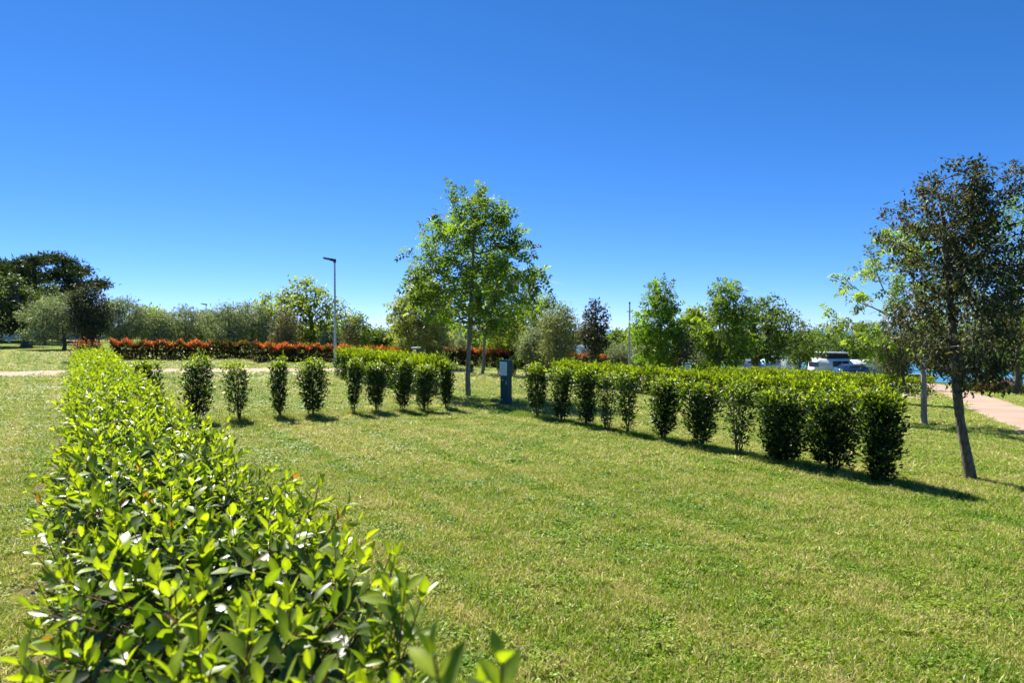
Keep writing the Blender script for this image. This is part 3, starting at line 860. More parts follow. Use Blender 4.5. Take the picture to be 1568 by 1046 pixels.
# --- separate shrubs of the two rows
def shrub(label, px, line, ytop, wpx, leaves=1500, start=0.12, group=None, stems=6, gappy=0.0):
    """line: ('U',value) or ('V',value) the planting line the shrub stands on"""
    k = (px - CX) / F
    if line[0] == 'U': y = line[1] / (UX * k + UY)
    else: y = line[1] / (VX * k + VY)
    x = k * y; z0 = gz(x, y)
    hgt = (hz(ytop, y) - z0) * float(np.clip(rng.normal(0.985, 0.035), 0.9, 1.05)); w = wpx * y / F / 2 * float(rng.uniform(0.84, 1.0))
    root = thing('shrub', label, 'shrub', (x, y, z0), group)
    n = int(leaves * 1.75)
    K = max(3, int(round(w / 0.085)) + int(rng.integers(0, 2)))
    sa = rng.random(K) * 6.283; sr = w * np.sqrt(rng.random(K)) * 0.62
    bx = np.stack([sr * np.cos(sa), sr * np.sin(sa)], 1)           # where each stem carries its head
    lean_ = rng.normal(0, 0.08, (K, 2)) * hgt
    sh = np.clip(rng.normal(0.98, 0.05, K), 0.80, 1.06); sh[0] = 1.0
    sst = start * 0.7 + rng.random(K) ** 2 * (0.16 + 0.3 * gappy)
    rad = w * rng.uniform(0.34, 0.56, K)
    pk = rng.choice(K, n, p=(rad * sh) / (rad * sh).sum())
    tt = rng.random(n) ** 0.85
    zz = (sst[pk] + (sh[pk] - sst[pk]) * tt)
    th = rng.random(n) * 6.283
    prof = (0.45 + 0.75 * np.sin(np.clip(tt, 0, 1) * 2.3 + 0.25)) * (1 + 0.22 * np.sin(zz * 23 + pk * 2.1) )
    r = rad[pk] * prof * np.sqrt(0.1 + 0.9 * rng.random(n)) * (1 + 0.55 * (rng.random(n) < 0.10))
    if gappy:
        keep = (np.sin(th * 2 + pk * 1.7 + zz * 9) * np.sin(zz * 15 + pk)) < 1 - gappy * 1.2
        n = int(keep.sum()); zz, th, r, pk, tt = zz[keep], th[keep], r[keep], pk[keep], tt[keep]
    cen = bx[pk] * (0.35 + 0.65 * zz)[:, None] + lean_[pk] * (zz - 0.5)[:, None] * 0.6
    P = np.stack([cen[:, 0] + r * np.cos(th), cen[:, 1] + r * np.sin(th), zz * hgt + rng.normal(0, 0.012, n)], 1)
    out = np.stack([np.cos(th), np.sin(th), np.zeros(n)], 1)
    yf = np.clip((zz - 0.80) / 0.14 + rng.normal(0, 0.3, n), 0, 1)
    isy = rng.random(n) < yf * 0.85
    col = np.where(isy[:, None], pal([(6, YOUNG), (4, FRESH), (0.15, RUST)], n), pal([(5, OLD), (4, DARK), (0.9, FRESH), (0.2, (0.10, 0.10, 0.03))], n))
    ax = norm(out * 0.7 + ZD * 0.45 + 0.7 * rand_dir(n)); rot = frames(ax, norm(ZD[None] * 0.8 + out * 0.4 + 0.6 * rand_dir(n)))
    g = Geo(); g.stamp(LMID, P, rot, rng.uniform(0.04, 0.075, n), col)
    # upright tip shoots
    m = int(30 * w / 0.3)
    q = rng.integers(0, K, m); a = rng.random(m) * 6.283; rr = rad[q] * 0.9 * np.sqrt(rng.random(m))
    base = np.stack([bx[q, 0] + lean_[q, 0] * 0.3 + rr * np.cos(a), bx[q, 1] + lean_[q, 1] * 0.3 + rr * np.sin(a), hgt * (sh[q] - 0.06) + rng.normal(0, 0.03, m)], 1)
    p, a_, n_, s_, c_ = shoot_leaves(base, norm(ZD + 0.25 * rng.normal(size=(m, 3))), rng.gamma(3, 0.036, m).clip(0.04, 0.24), 3, rng.uniform(0.05, 0.07, m), np.clip(rng.normal(0.85, 0.12, m), 0, 1), 0.015)
    g.stamp(LMID, p, frames(a_, n_), s_, c_)
    m = int(rng.integers(7, 13) * (w / 0.3 + 0.4))
    q = rng.integers(0, K, m); zs = rng.uniform(0.12, 0.92, m) * sh[q]; a = rng.random(m) * 6.283
    od = np.stack([np.cos(a), np.sin(a), rng.uniform(0.1, 0.8, m)], 1)
    cb = bx[q] * (0.35 + 0.65 * zs)[:, None]; rr = rad[q] * rng.uniform(0.6, 1.0, m)
    base = np.stack([cb[:, 0] + rr * np.cos(a), cb[:, 1] + rr * np.sin(a), zs * hgt], 1); sl = rng.uniform(0.07, 0.20, m)
    p, a_, n_, s_, c_ = shoot_leaves(base, norm(od), sl, 3, rng.uniform(0.05, 0.08, m), np.clip(rng.normal(0.22, 0.2, m) + 0.5 * (zs > 0.8), 0, 1), 0.02)
    g.stamp(LMID, p, frames(a_, n_), s_, c_)
    sprays = (base - norm(od) * 0.08, base + norm(od) * sl[:, None])
    g.build('foliage', M['laurel'], root, 'stuff', smooth=True)
    g = Geo(); edges_tubes(g, sprays[0], sprays[1], np.full(m, 0.0035), np.full(m, 0.002), 4); g.build('twigs', M['wood'], root, 'stuff')
    for k in range(K):
        t = np.linspace(0, 1, 6)[:, None]
        A = np.array([bx[k, 0] * 0.22, bx[k, 1] * 0.22, -0.04]); e = sh[k] * 0.9
        B = np.array([bx[k, 0] * (0.35 + 0.65 * e) + lean_[k, 0] * 0.25, bx[k, 1] * (0.35 + 0.65 * e) + lean_[k, 1] * 0.25, hgt * e])
        pts = A * (1 - t) + B * t + np.concatenate([rng.normal(0, 0.012, (6, 2)), np.zeros((6, 1))], 1)
        g = Geo(); tube(g, pts, np.linspace(0.012, 0.004, 6), 6)
        g.build('stem', M['wood'], root, smooth=True)
    return root

GL = 'shrubs of the left row across the lawn'
GR = 'shrubs of the right row across the lawn'
LC = ('U', 14.1); LB = ('V', 8.3)
shrub('dark laurel shrub half hidden behind the foreground hedge, first of the left row', 232, LC, 553, 50, 1500, group=GL)
shrub('broad laurel shrub rising over the foreground hedge, second of the left row', 297, LC, 550, 64, 1800, group=GL)
shrub('ragged laurel shrub with a thin leaning top, third of the left row', 368, LC, 557, 58, 1200, group=GL, gappy=0.5)
shrub('slim laurel shrub, fourth of the left row from the foreground hedge', 427, LC, 555, 40, 1200, group=GL)
shrub('full rounded laurel shrub, fifth of the left row, beside a wide gap', 478, LC, 552, 60, 1900, group=GL)
shrub('narrow laurel shrub just right of the wide gap in the left row', 540, LC, 553, 32, 1000, group=GL)
shrub('dense laurel shrub in front of the end-on hedge, seventh of the left row', 577, LC, 555, 50, 1600, group=GL)
shrub('slim laurel shrub, third from the right end of the left row', 615, LC, 555, 40, 1300, group=GL)
shrub('dark laurel shrub, next to last of the left row', 648, LC, 556, 44, 1500, group=GL)
shrub('laurel shrub ending the left row beside the central ash tree', 683, LC, 555, 36, 1300, group=GL)
shrub('laurel shrub nearest the teal pedestal in the right row', 824, LB, 556, 48, 1500, group=GR)
shrub('laurel shrub in deep shade, second from the teal pedestal in the right row', 860, LB, 559, 46, 1500, group=GR)
shrub('dense dark laurel shrub, third from the teal pedestal in the right row', 900, LB, 562, 52, 1700, group=GR)
shrub('thin see-through laurel shrub, fourth from the teal pedestal in the right row', 930, LB, 570, 36, 600, group=GR, gappy=0.5)
shrub('small open laurel shrub, fifth from the teal pedestal in the right row', 963, LB, 572, 44, 900, group=GR, gappy=0.35)
shrub('full bushy laurel shrub, sixth from the teal pedestal in the right row', 1015, LB, 580, 66, 1900, group=GR)
shrub('bushy laurel shrub, seventh from the teal pedestal, left of the bare-legged one', 1073, LB, 583, 66, 1900, group=GR)
shrub('bare-legged thin laurel shrub with visible stems in the right row', 1130, LB, 588, 58, 1000, 0.22, group=GR, gappy=0.55, stems=7)
shrub('widest laurel shrub of the right row, third from its near end', 1202, LB, 590, 104, 3400, 0.06, group=GR, stems=8)
shrub('big dark laurel shrub next to last at the near end of the right row', 1277, LB, 596, 94, 2900, 0.10, group=GR, stems=8)
shrub('nearest laurel shrub ending the right row, beside the leaning oak trunk', 1351, LB, 602, 82, 2700, 0.05, group=GR, stems=8)
shrub('small laurel shrub beside the second trunk, behind the central ash', 766, ('U', 27.2), 551, 16, 500, stems=3)
shrub('small laurel shrub left of the teal pedestal by the path', 787, ('U', 27.2), 552, 16, 500, stems=3)
shrub('little laurel shrub at the foot of the second trunk, behind the central ash', 722, ('U', 28.0), 555, 12, 350, stems=3)

# --- red-tipped photinia hedges
RT = [(5, (0.46, 0.105, 0.050)), (3, (0.48, 0.17, 0.060)), (1.5, (0.28, 0.06, 0.040)), (2.2, (0.15, 0.15, 0.04)), (1.5, (0.06, 0.07, 0.025))]
RS = [(5, (0.030, 0.042, 0.016)), (3, (0.060, 0.050, 0.020)), (1.5, (0.12, 0.060, 0.025)), (1, (0.05, 0.09, 0.02))]
def UVof(px, U):
    k = (px - CX) / F; y = U / (UX * k + UY); x = k * y
    return x * VX + y * VY
def red_hedge(label, px0, px1, U, h=0.95, w=0.9, per=760, top=RT, side=RS):
    return row_hedge('photinia_hedge', label, U, UVof(px0, U), U, UVof(px1, U), h, w, per, 0.125, top, side, 0.14, 'photinia', None, 0.0, 0.0)
red_hedge('red-topped photinia hedge at the left under the olive row', 168, 322, 39.0, 0.84)
red_hedge('dark green hedge between two red-topped stretches at the left', 322, 384, 39.6, 0.86, 0.9, 760, [(5, (0.06, 0.08, 0.02)), (1, (0.35, 0.13, 0.03))], RS)
red_hedge('red-topped photinia hedge behind the lamp post', 386, 634, 37.0, 0.84, 1.0, 760)
red_hedge('long red-topped photinia hedge passing behind the central ash', 655, 1040, 40.0, 1.06, 0.9, 640)

def bush(name, label, px, d, wpx, ytop, leaves, top, side, mat, leaf=0.09, group=None):
    x, y, z = atd(px, d); h = hz(ytop, d) - z; w = wpx * d / F / 2
    root = thing(name, label, 'bush', (x, y, z), group)
    n = leaves; dr = rand_dir(n); dr[:, 2] = np.abs(dr[:, 2])
    lob = 1 + 0.12 * np.sin(dr[:, 0] * 5 + px) * np.cos(dr[:, 1] * 6) + 0.08 * rng.normal(size=n)
    r = rng.random(n) ** 0.25 * lob
    P = dr * r[:, None] * np.array([w, w, h * 0.95]); P[:, 2] += 0.03
    isy = rng.random(n) < np.clip((P[:, 2] / h - 0.45) * 2.2, 0, 0.95)
    col = np.where(isy[:, None], pal(top, n), pal(side, n))
    g = Geo(); g.stamp(LLO, P, frames(norm(dr + 0.7 * rand_dir(n)), norm(dr + 0.8 * rand_dir(n))), leaf * rng.uniform(0.7, 1.3, n), col)
    g.build('foliage', M[mat], root, 'stuff', smooth=True)
    m = 10; A = np.concatenate([rng.normal(0, 0.06, (m, 2)), np.full((m, 1), -0.05)], 1); B = A + np.stack([rng.normal(0, w * 0.3, m), rng.normal(0, w * 0.3, m), rng.uniform(0.4, 0.7, m) * h], 1)
    g = Geo(); edges_tubes(g, A, B, np.full(m, 0.02), np.full(m, 0.008), 5); g.build('stems', M['wood'], root, 'stuff')
    return root
bush('photinia_bush', 'round red photinia bush beyond the far end of the foreground hedge', 134, 36, 42, 516, 3000, RT, RS, 'photinia')

# ================================================================== TREES
def envelope_points(n, z0, z1, rx, ry, prof, dmin, cx=0.0, cy=0.0, lob=0.22, shell=0.55):
    """points inside an uneven crown: prof = [(height fraction, radius fraction)]"""
    ph = rng.uniform(0, 6.28, 8)
    zs = np.array([p[0] for p in prof]); rs = np.array([p[1] for p in prof])
    out = []; tries = 0
    while len(out) < n and tries < n * 40:
        tries += 1
        f = rng.random(); th = rng.random() * 6.283
        rr = np.interp(f, zs, rs)
        if rng.random() > rr * 1.05: continue
        l = 1 + lob * (math.sin(2 * th + ph[0] + 4 * f) + 0.8 * math.sin(3 * th + ph[1] - 7 * f) + 0.7 * math.sin(11 * f + ph[2] + th)) * 0.6
        r = rr * l * rng.random() ** shell
        p = np.array([cx + r * rx * math.cos(th), cy + r * ry * math.sin(th), z0 + (z1 - z0) * (f + 0.05 * math.sin(5 * th + ph[3]))])
        if out and dmin > 0:
            q = np.array(out)
            if np.min(np.sum((q - p) ** 2, 1)) < dmin * dmin: continue
        out.append(p)
    return np.array(out)

def grow(trunk, ends, zmin, seg=0.4, up=0.10, droop=0.6):
    nodes = [np.array(p) for p in trunk]; par = [-1] + list(range(len(trunk) - 1))
    nt = len(trunk)
    ax = np.array(trunk)
    d0 = [np.min(np.linalg.norm(ax - e, axis=1)) for e in ends]
    tips = []
    for i in np.argsort(d0):
        p = ends[i]; Pn = np.array(nodes); v = p - Pn; dist = np.linalg.norm(v, axis=1) + 1e-6
        el = v[:, 2] / dist
        cost = dist * (1 + droop * np.clip(0.45 - el, 0, 1.5))
        cost[(Pn[:, 2] < zmin)] += 50
        j = int(np.argmin(cost)); L = dist[j]
        k = max(1, int(L / seg)); last = j
        bend = np.array([0, 0, up * L]) + rng.normal(0, 0.05 * L, 3)
        for s in range(1, k + 1):
            t = s / k
            nodes.append(Pn[j] + v[j] * t + bend * 4 * t * (1 - t) * 0.5); par.append(last); last = len(nodes) - 1
        tips.append(last)
    return np.array(nodes), np.array(par), tips, nt

def tree(name, label, cat_loc, height, crown, kind, trunk_r, lean=(0, 0), crown_base=None, ends=120, per=14, leaf=0.12, cluster=0.28, pal_=None, template=None, mat='broad', barkm='bark_grey',
         prof=None, dmin=0.25, sides=4, group=None, seg=0.45, droopleaf=0.3, lob=0.22, shell=0.5, trunk_top=0.85, wig=0.03, cat='tree', bright=1.3, up=0.1, flat=1.0):
    """crown = (cx, cy, rx, ry, z0, z1) about the base"""
    x, y, z = cat_loc
    root = thing(name, label, cat, (x, y, z), group)
    cx, cy, rx, ry, z0, z1 = crown
    prof = prof or [(0, 0.35), (0.2, 0.85), (0.45, 1.0), (0.75, 0.75), (1, 0.2)]
    nseg = 10; t = np.linspace(0, 1, nseg)
    toph = z0 + (z1 - z0) * trunk_top
    tr = np.stack([lean[0] * t + cx * t ** 2 * 0.6, lean[1] * t + cy * t ** 2 * 0.6, toph * t - 0.05], 1)
    w = np.cumsum(rng.normal(0, wig, (nseg, 2)), 0); w -= w[0]; tr[:, :2] += w * toph / 4
    E = envelope_points(ends, z0, z1, rx, ry, prof, dmin, cx, cy, lob, shell)
    nodes, par, tips, nt = grow(tr, E, (crown_base if crown_base is not None else z0 * 0.85), seg, up)
    # pipe-model radii
    n = len(nodes); wgt = np.zeros(n)
    for i in tips: wgt[i] += 1
    for i in range(n - 1, 0, -1):
        if par[i] >= 0: wgt[par[i]] += wgt[i]
    tot = max(wgt.max(), 1); rad = trunk_r * (np.maximum(wgt, 0.6) / tot) ** 0.46
    trr = np.maximum(rad[:nt], trunk_r * np.linspace(1.0, 0.12, nt) * 0.8); 
    flare = trunk_r * np.array([0.35, 0.08] + [0] * (nt - 2)); trr[:2] = np.maximum(trr[:2], trunk_r * 0.95)
    # finer trunk with a little swelling
    tt = np.linspace(0, nt - 1, 28); fine = np.stack([np.interp(tt, range(nt), nodes[:nt, k]) for k in range(3)], 1)
    fr = np.interp(tt, range(nt), trr + flare) * (1 + 0.04 * np.sin(tt * 3.1 + x))
    g = Geo(); tube(g, fine, fr, 10)
    sel = np.arange(nt, n)
    if len(sel): edges_tubes(g, nodes[par[sel]], nodes[sel], np.minimum(rad[par[sel]], rad[sel] * 1.7), rad[sel] * 0.92, sides)
    g.build('trunk', M[barkm], root, smooth=True)
    # foliage at tips and along outer twigs
    outer = [i for i in range(nt, n) if wgt[i] <= 2]
    src = np.array(tips * 3 + outer)
    N_ = int(len(tips) * per); pick = src[rng.integers(0, len(src), N_)]
    tone = rng.normal(0, 0.16, n)[pick]
    offs = rng.normal(size=(N_, 3)) * cluster * 0.55; offs[:, 2] *= 0.75 * flat
    P = nodes[pick] + offs
    od = norm(P - np.array([cx, cy, (z0 + z1) / 2]))
    ax = norm(od * 0.5 + rand_dir(N_) * 0.9 - ZD * droopleaf)
    rot = frames(ax, norm(ZD[None] * 0.9 + 0.8 * rand_dir(N_)))
    col = pal(pal_, N_, 0.14) * bright * (1 + tone)[:, None].clip(0.6, 1.5)
    g = Geo(); g.stamp(template or LLO, P, rot, leaf * rng.uniform(0.7, 1.3, N_), col)
    g.build('crown', M[mat], root, 'stuff', smooth=False)
    return root

ASH = [(5, (0.085, 0.135, 0.022)), (4, (0.120, 0.175, 0.030)), (2, (0.060, 0.100, 0.022))]
LIME = [(5, (0.150, 0.195, 0.026)), (4, (0.110, 0.155, 0.024)), (2, (0.19, 0.20, 0.035))]
MIDG = [(5, (0.075, 0.120, 0.022)), (4, (0.055, 0.090, 0.020)), (2, (0.105, 0.145, 0.03))]
DEEP = [(5, (0.035, 0.062, 0.018)), (4, (0.050, 0.080, 0.022)), (1, (0.08, 0.10, 0.03))]
OLIVE = [(5, (0.105, 0.125, 0.075)), (4, (0.150, 0.170, 0.110)), (3, (0.070, 0.088, 0.048)), (1, (0.22, 0.235, 0.165))]
OAKC = [(6, (0.040, 0.048, 0.022)), (4, (0.062, 0.060, 0.032)), (2, (0.095, 0.088, 0.045)), (1.2, (0.20, 0.19, 0.10))]
PINE = [(5, (0.026, 0.042, 0.016)), (3, (0.040, 0.056, 0.020)), (1.5, (0.07, 0.085, 0.025))]

def px_tree(name, label, px, d, box_, kind, **kw):
    """tree at photo column px and distance d whose crown fills the pixel box (x0,x1,ytop,ybot)"""
    x, y, z = atd(px, d); x0, x1, yt, yb = box_
    zt = hz(yt, d) - z; zb = max(0.25, hz(yb, d) - z)
    cx = ((x0 + x1) / 2 - px) * d / F; rx = (x1 - x0) / 2 * d / F
    hgt = zt
    base = dict(trunk_r=0.016 * hgt + 0.03, leaf=0.14, cluster=0.45, ends=110, per=26, dmin=0.3, seg=0.8)
    K = {
      'ash': dict(pal_=ASH, template=LCOMP, leaf=0.42, per=9, barkm='bark_grey'),
      'lime': dict(pal_=LIME, template=LROUND, leaf=0.22, per=26, barkm='bark_dark'),
      'mid': dict(pal_=MIDG, template=LROUND, leaf=0.20, per=30, barkm='bark_dark'),
      'deep': dict(pal_=DEEP, template=LROUND, leaf=0.20, per=30, barkm='bark_dark'),
      'olive': dict(pal_=OLIVE, template=LNARROW, leaf=0.20, per=46, bright=1.95, mat='olive', barkm='bark_dark', trunk_r=0.11, prof=[(0, 0.55), (0.2, 0.92), (0.5, 1.0), (0.8, 0.8), (1, 0.35)], shell=0.42, cluster=0.40),
      'oak': dict(pal_=OAKC, template=LLO, leaf=0.14, per=44, mat='oak', barkm='bark_dark', prof=[(0, 0.3), (0.2, 0.9), (0.5, 1.0), (0.8, 0.7), (1, 0.25)], cluster=0.32, shell=0.45),
      'pine': dict(pal_=PINE, template=LNARROW, leaf=0.42, per=300, mat='pine', barkm='bark_dark', cluster=0.9, flat=0.55, prof=[(0, 0.75), (0.3, 1.0), (0.6, 0.95), (0.85, 0.7), (1, 0.35)], shell=0.4, dmin=1.1),
    }[kind]
    base.update(K); base.update(kw)
    ry = base.pop('ry', rx)
    base['cluster'] = max(base['cluster'], rx * 0.16) if 'cluster' not in kw else kw['cluster']
    return tree(name, label, (x, y, z), hgt, (cx, 0, rx, ry, zb, zt), kind, **base)

# central ash
p = at(717, 608); d = p[1]
tree('ash_tree', 'young ash with slim grey trunk and airy green crown, tallest in the middle', p, 5.6,
     (0.17, 0, 1.85, 1.75, hz(492, d), hz(286, d)), 'ash', trunk_r=0.064, ends=300, per=6.8, leaf=0.25, cluster=0.16, bright=1.35, pal_=ASH, template=LCOMP, mat='broad', barkm='bark_grey',
     prof=[(0, 0.30), (0.12, 0.72), (0.30, 0.98), (0.45, 1.0), (0.62, 0.84), (0.8, 0.58), (0.92, 0.42), (1, 0.34)], dmin=0.22, sides=5, seg=0.28, shell=0.5, lob=0.24, trunk_top=0.9, crown_base=1.95, up=0.12, wig=0.015)
# second ash by the path, leaning slightly right
p = at(738, 574); d = p[1]
tree('ash_tree', 'slimmer ash tree by the path, mostly hidden behind the central ash', p, 5.4,
     (0.5, 0, 1.9, 1.7, hz(512, d) - p[2], hz(395, d) - p[2]), 'ash', trunk_r=0.075, lean=(0.35, 0), ends=110, per=7, leaf=0.34, cluster=0.3, pal_=ASH, template=LCOMP, barkm='bark_grey', dmin=0.3)
px_tree('ash_tree', 'pale airy ash tree peeping out left of the central crown', 648, 38, (598, 700, 430, 525), 'ash', pal_=[(5, (0.13, 0.155, 0.05)), (4, (0.17, 0.19, 0.075))], ends=110, per=8)
# left side
px_tree('pine_tree', 'large dark umbrella pine rising highest on the left', 62, 62, (-15, 140, 392, 480), 'pine', ends=60, per=330, trunk_r=0.3)
px_tree('pine_tree', 'dark umbrella pine cut by the left edge of the view', -40, 66, (-130, 35, 396, 480), 'pine', ends=50, per=300, trunk_r=0.3)
px_tree('dark_tree', 'dark broad tree with thick trunk at the left edge', 40, 48, (-45, 62, 420, 508), 'deep', ends=130, per=44, trunk_r=0.30, bright=0.9)
px_tree('dark_tree', 'shaded tree with thin trunk behind the large olive at the left', 66, 54, (40, 110, 440, 512), 'deep', ends=80, per=40, trunk_r=0.2, bright=0.9)
px_tree('olive_tree', 'large silvery olive tree left of the small dark oak', 98, 44, (44, 140, 455, 520), 'olive', ends=150, per=60)
px_tree('holm_oak', 'small dark oak standing before the silvery olives at the left', 141, 33, (110, 164, 440, 516), 'oak', bright=1.0, pal_=[(6, (0.035, 0.050, 0.030)), (4, (0.055, 0.070, 0.045)), (2, (0.10, 0.115, 0.08))], ends=120, per=50, trunk_r=0.06)
px_tree('olive_tree', 'silvery olive tree right of the small dark oak at the left', 182, 44, (150, 218, 462, 520), 'olive', ends=120, per=56)
for i, (c, w, yt, lab) in enumerate((
    (240, 54, 480, 'leftmost olive of the row above the red-topped hedge'),
    (284, 58, 474, 'second olive from the left in the row above the red-topped hedge'),
    (318, 50, 478, 'third olive from the left in the row, under the far floodlight'),
    (350, 60, 470, 'fourth olive from the left in the row above the hedges'),
    (384, 56, 468, 'fifth olive from the left, over the dark green hedge'),
    (414, 62, 472, 'olive ending the row beside the lime green tree'))):
    px_tree('olive_tree', lab, c, 46 + (i % 3) * 2, (c - w / 2 - 5, c + w / 2 + 5, yt, 524), 'olive', ends=90, per=52, group='olive trees in the row above the hedges')
px_tree('lime_tree', 'lime green broad tree left of the lamp post', 480, 52, (402, 524, 432, 528), 'lime', ends=170, per=34, trunk_r=0.24, lob=0.35, dmin=0.5)
px_tree('holm_oak', 'thin grey-brown young oak before the lime green tree', 437, 38, (420, 458, 477, 540), 'oak', pal_=[(5, (0.10, 0.10, 0.06)), (4, (0.07, 0.075, 0.04)), (2, (0.16, 0.15, 0.09))], ends=70, per=34, trunk_r=0.05)
px_tree('broad_tree', 'green tree just right of the lamp post', 545, 60, (515, 578, 482, 535), 'mid', ends=90, per=36)
px_tree('holm_oak', 'slim dark conical oak right of the lamp post', 536, 45, (527, 548, 490, 545), 'oak', ends=60, per=34, trunk_r=0.05)
px_tree('olive_tree', 'small round olive between the lamp post and the lime green tree', 502, 50, (488, 522, 510, 540), 'olive', ends=60, per=44)
px_tree('olive_tree', 'loose olive tree behind the small pedestal with a white cap', 655, 40, (612, 690, 490, 540), 'olive', ends=130, per=44)
px_tree('olive_tree', 'olive tree showing just left of the central ash trunk', 694, 46, (672, 716, 512, 548), 'olive', ends=60, per=44)
px_tree('willow_tree', 'yellow-green feathery tree right of the central ash trunk', 770, 48, (738, 806, 478, 548), 'lime', pal_=[(5, (0.17, 0.19, 0.045)), (4, (0.13, 0.15, 0.035)), (2, (0.22, 0.22, 0.08))], template=LNARROW, leaf=0.26, per=40, droopleaf=0.9, ends=110)
px_tree('broad_tree', 'tall light green tree right of the central crown', 832, 58, (775, 884, 456, 545), 'mid', ends=170, per=34, pal_=[(5, (0.10, 0.145, 0.03)), (4, (0.075, 0.11, 0.025)), (2, (0.15, 0.17, 0.04))], dmin=0.45)
px_tree('olive_tree', 'round clipped olive ball above the hedge right of the pedestal', 818, 42, (794, 846, 510, 552), 'olive', ends=90, per=60, lob=0.08)
px_tree('olive_tree', 'upright grey-green olive with thin trunk, left of the dark oak', 851, 36, (830, 882, 478, 548), 'olive', pal_=[(5, (0.11, 0.12, 0.055)), (4, (0.08, 0.09, 0.04)), (2, (0.16, 0.17, 0.085))], ends=100, per=44, trunk_r=0.06)
p = at(912, 572)
px_tree('holm_oak', 'slender dark oak standing alone left of the bare pole', 912, 30, (892, 930, 466, 545), 'oak', bright=1.0, ends=130, per=50, trunk_r=0.06, cluster=0.22)
px_tree('olive_tree', 'low olive left of the bare pole', 945, 52, (925, 972, 528, 556), 'olive', ends=60, per=44)
px_tree('olive_tree', 'low olive just right of the bare pole', 988, 50, (968, 1010, 528, 556), 'olive', ends=60, per=44)
px_tree('maple_tree', 'bright green upright tree right of the bare pole', 1014, 34, (976, 1044, 430, 552), 'lime', pal_=[(5, (0.11, 0.19, 0.022)), (4, (0.085, 0.15, 0.02)), (2, (0.15, 0.21, 0.03))], ends=120, per=8, template=LCOMP, leaf=0.36, trunk_r=0.08, cluster=0.30, prof=[(0, 0.5), (0.15, 0.95), (0.4, 1.0), (0.6, 0.85), (0.8, 0.6), (1, 0.18)])
px_tree('broad_tree', 'yellow-green tree behind the second pedestal', 1066, 50, (1030, 1098, 474, 552), 'lime', ends=120, per=34)
px_tree('holm_oak', 'thin grey oak above the second pedestal', 1050, 33, (1034, 1062, 510, 556), 'oak', pal_=[(5, (0.10, 0.10, 0.055)), (4, (0.06, 0.065, 0.03))], ends=60, per=36, trunk_r=0.045)
px_tree('olive_tree', 'rounded olive right of the second pedestal', 1078, 46, (1058, 1102, 528, 562), 'olive', ends=70, per=50)
px_tree('ash_tree', 'slim ash with tufted top before the big round tree', 1103, 34, (1076, 1146, 444, 555), 'ash', ends=100, per=9, leaf=0.38, trunk_r=0.08, prof=[(0, 0.6), (0.3, 1.0), (0.6, 0.8), (0.8, 0.7), (1, 0.5)], lob=0.35)
px_tree('broad_tree', 'big round green tree with dark trunk left of the camper van', 1157, 52, (1108, 1228, 460, 548), 'mid', ends=210, per=34, trunk_r=0.26, dmin=0.5)
px_tree('broad_tree', 'small green tree with forked trunk between the big round tree and the van', 1226, 62, (1196, 1256, 505, 558), 'mid', ends=80, per=30)
px_tree('broad_tree', 'wide green tree behind the camper van', 1268, 84, (1222, 1318, 498, 556), 'mid', ends=150, per=34)
px_tree('dark_tree', 'deep green tree right of the camper van', 1322, 82, (1290, 1358, 514, 556), 'deep', ends=120, per=34)
# right side trees along the walkway
px_tree('holm_oak', 'small dark oak with leaning trunk left of the pale walkway tree', 1386, at(1386, 620)[1], (1345, 1404, 496, 574), 'oak', ends=150, per=40, leaf=0.08, cluster=0.2, trunk_r=0.05, lean=(-0.10, 0), pal_=[(5, (0.055, 0.07, 0.028)), (4, (0.085, 0.095, 0.04)), (2, (0.14, 0.15, 0.06))], dmin=0.12, seg=0.25)
px_tree('olive_tree', 'grey-green tree at the far left of the walkway trees', 1373, at(1373, 595)[1], (1322, 1398, 502, 572), 'olive', ends=130, per=46, leaf=0.12, trunk_r=0.06, pal_=[(5, (0.10, 0.13, 0.05)), (4, (0.13, 0.16, 0.07)), (2, (0.07, 0.09, 0.03))])
px_tree('olive_tree', 'farthest thin-trunked tree beside the walkway', 1366, at(1366, 588)[1], (1345, 1390, 518, 570), 'olive', ends=80, per=40, leaf=0.13, trunk_r=0.05)
p = at(1415, 650); d = p[1]
tree('ash_tree', 'open pale ash reaching left over the lawn, straight grey trunk by the walkway', p, 4.8,
     (-0.45, 0.3, 1.25, 1.2, hz(515, d), hz(300, d)), 'ash', trunk_r=0.060, ends=85, per=12, leaf=0.20, cluster=0.13, bright=1.4, pal_=[(5, (0.115, 0.165, 0.030)), (4, (0.15, 0.20, 0.04)), (2, (0.085, 0.12, 0.025))], template=LCOMP, barkm='bark_pale',
     prof=[(0, 0.55), (0.2, 0.95), (0.5, 1.0), (0.75, 0.75), (1, 0.3)], dmin=0.26, sides=5, seg=0.25, shell=0.28, lob=0.3, trunk_top=0.7, crown_base=1.6, wig=0.01, up=0.2)
p = at(1488, 735); d = p[1]
tree('holm_oak', 'dark leafy holm oak with a leaning trunk, nearest tree on the right', p, 3.75,
     (0.02, 0.1, 0.84, 0.92, hz(565, d), hz(240, d)), 'oak', bright=1.35, trunk_r=0.055, lean=(-0.30, 0.05), ends=420, per=50, leaf=0.058, cluster=0.115, pal_=[(6, (0.030, 0.042, 0.017)), (4, (0.046, 0.052, 0.024)), (2, (0.080, 0.074, 0.038)), (1.1, (0.20, 0.19, 0.10))], template=LMID, mat='oak', barkm='bark_dark',
     prof=[(0, 0.35), (0.12, 0.75), (0.3, 0.95), (0.5, 0.85), (0.65, 0.8), (0.85, 0.85), (1, 0.5)], dmin=0.11, sides=5, seg=0.16, shell=0.5, lob=0.5, crown_base=1.25, wig=0.02, trunk_top=0.9)
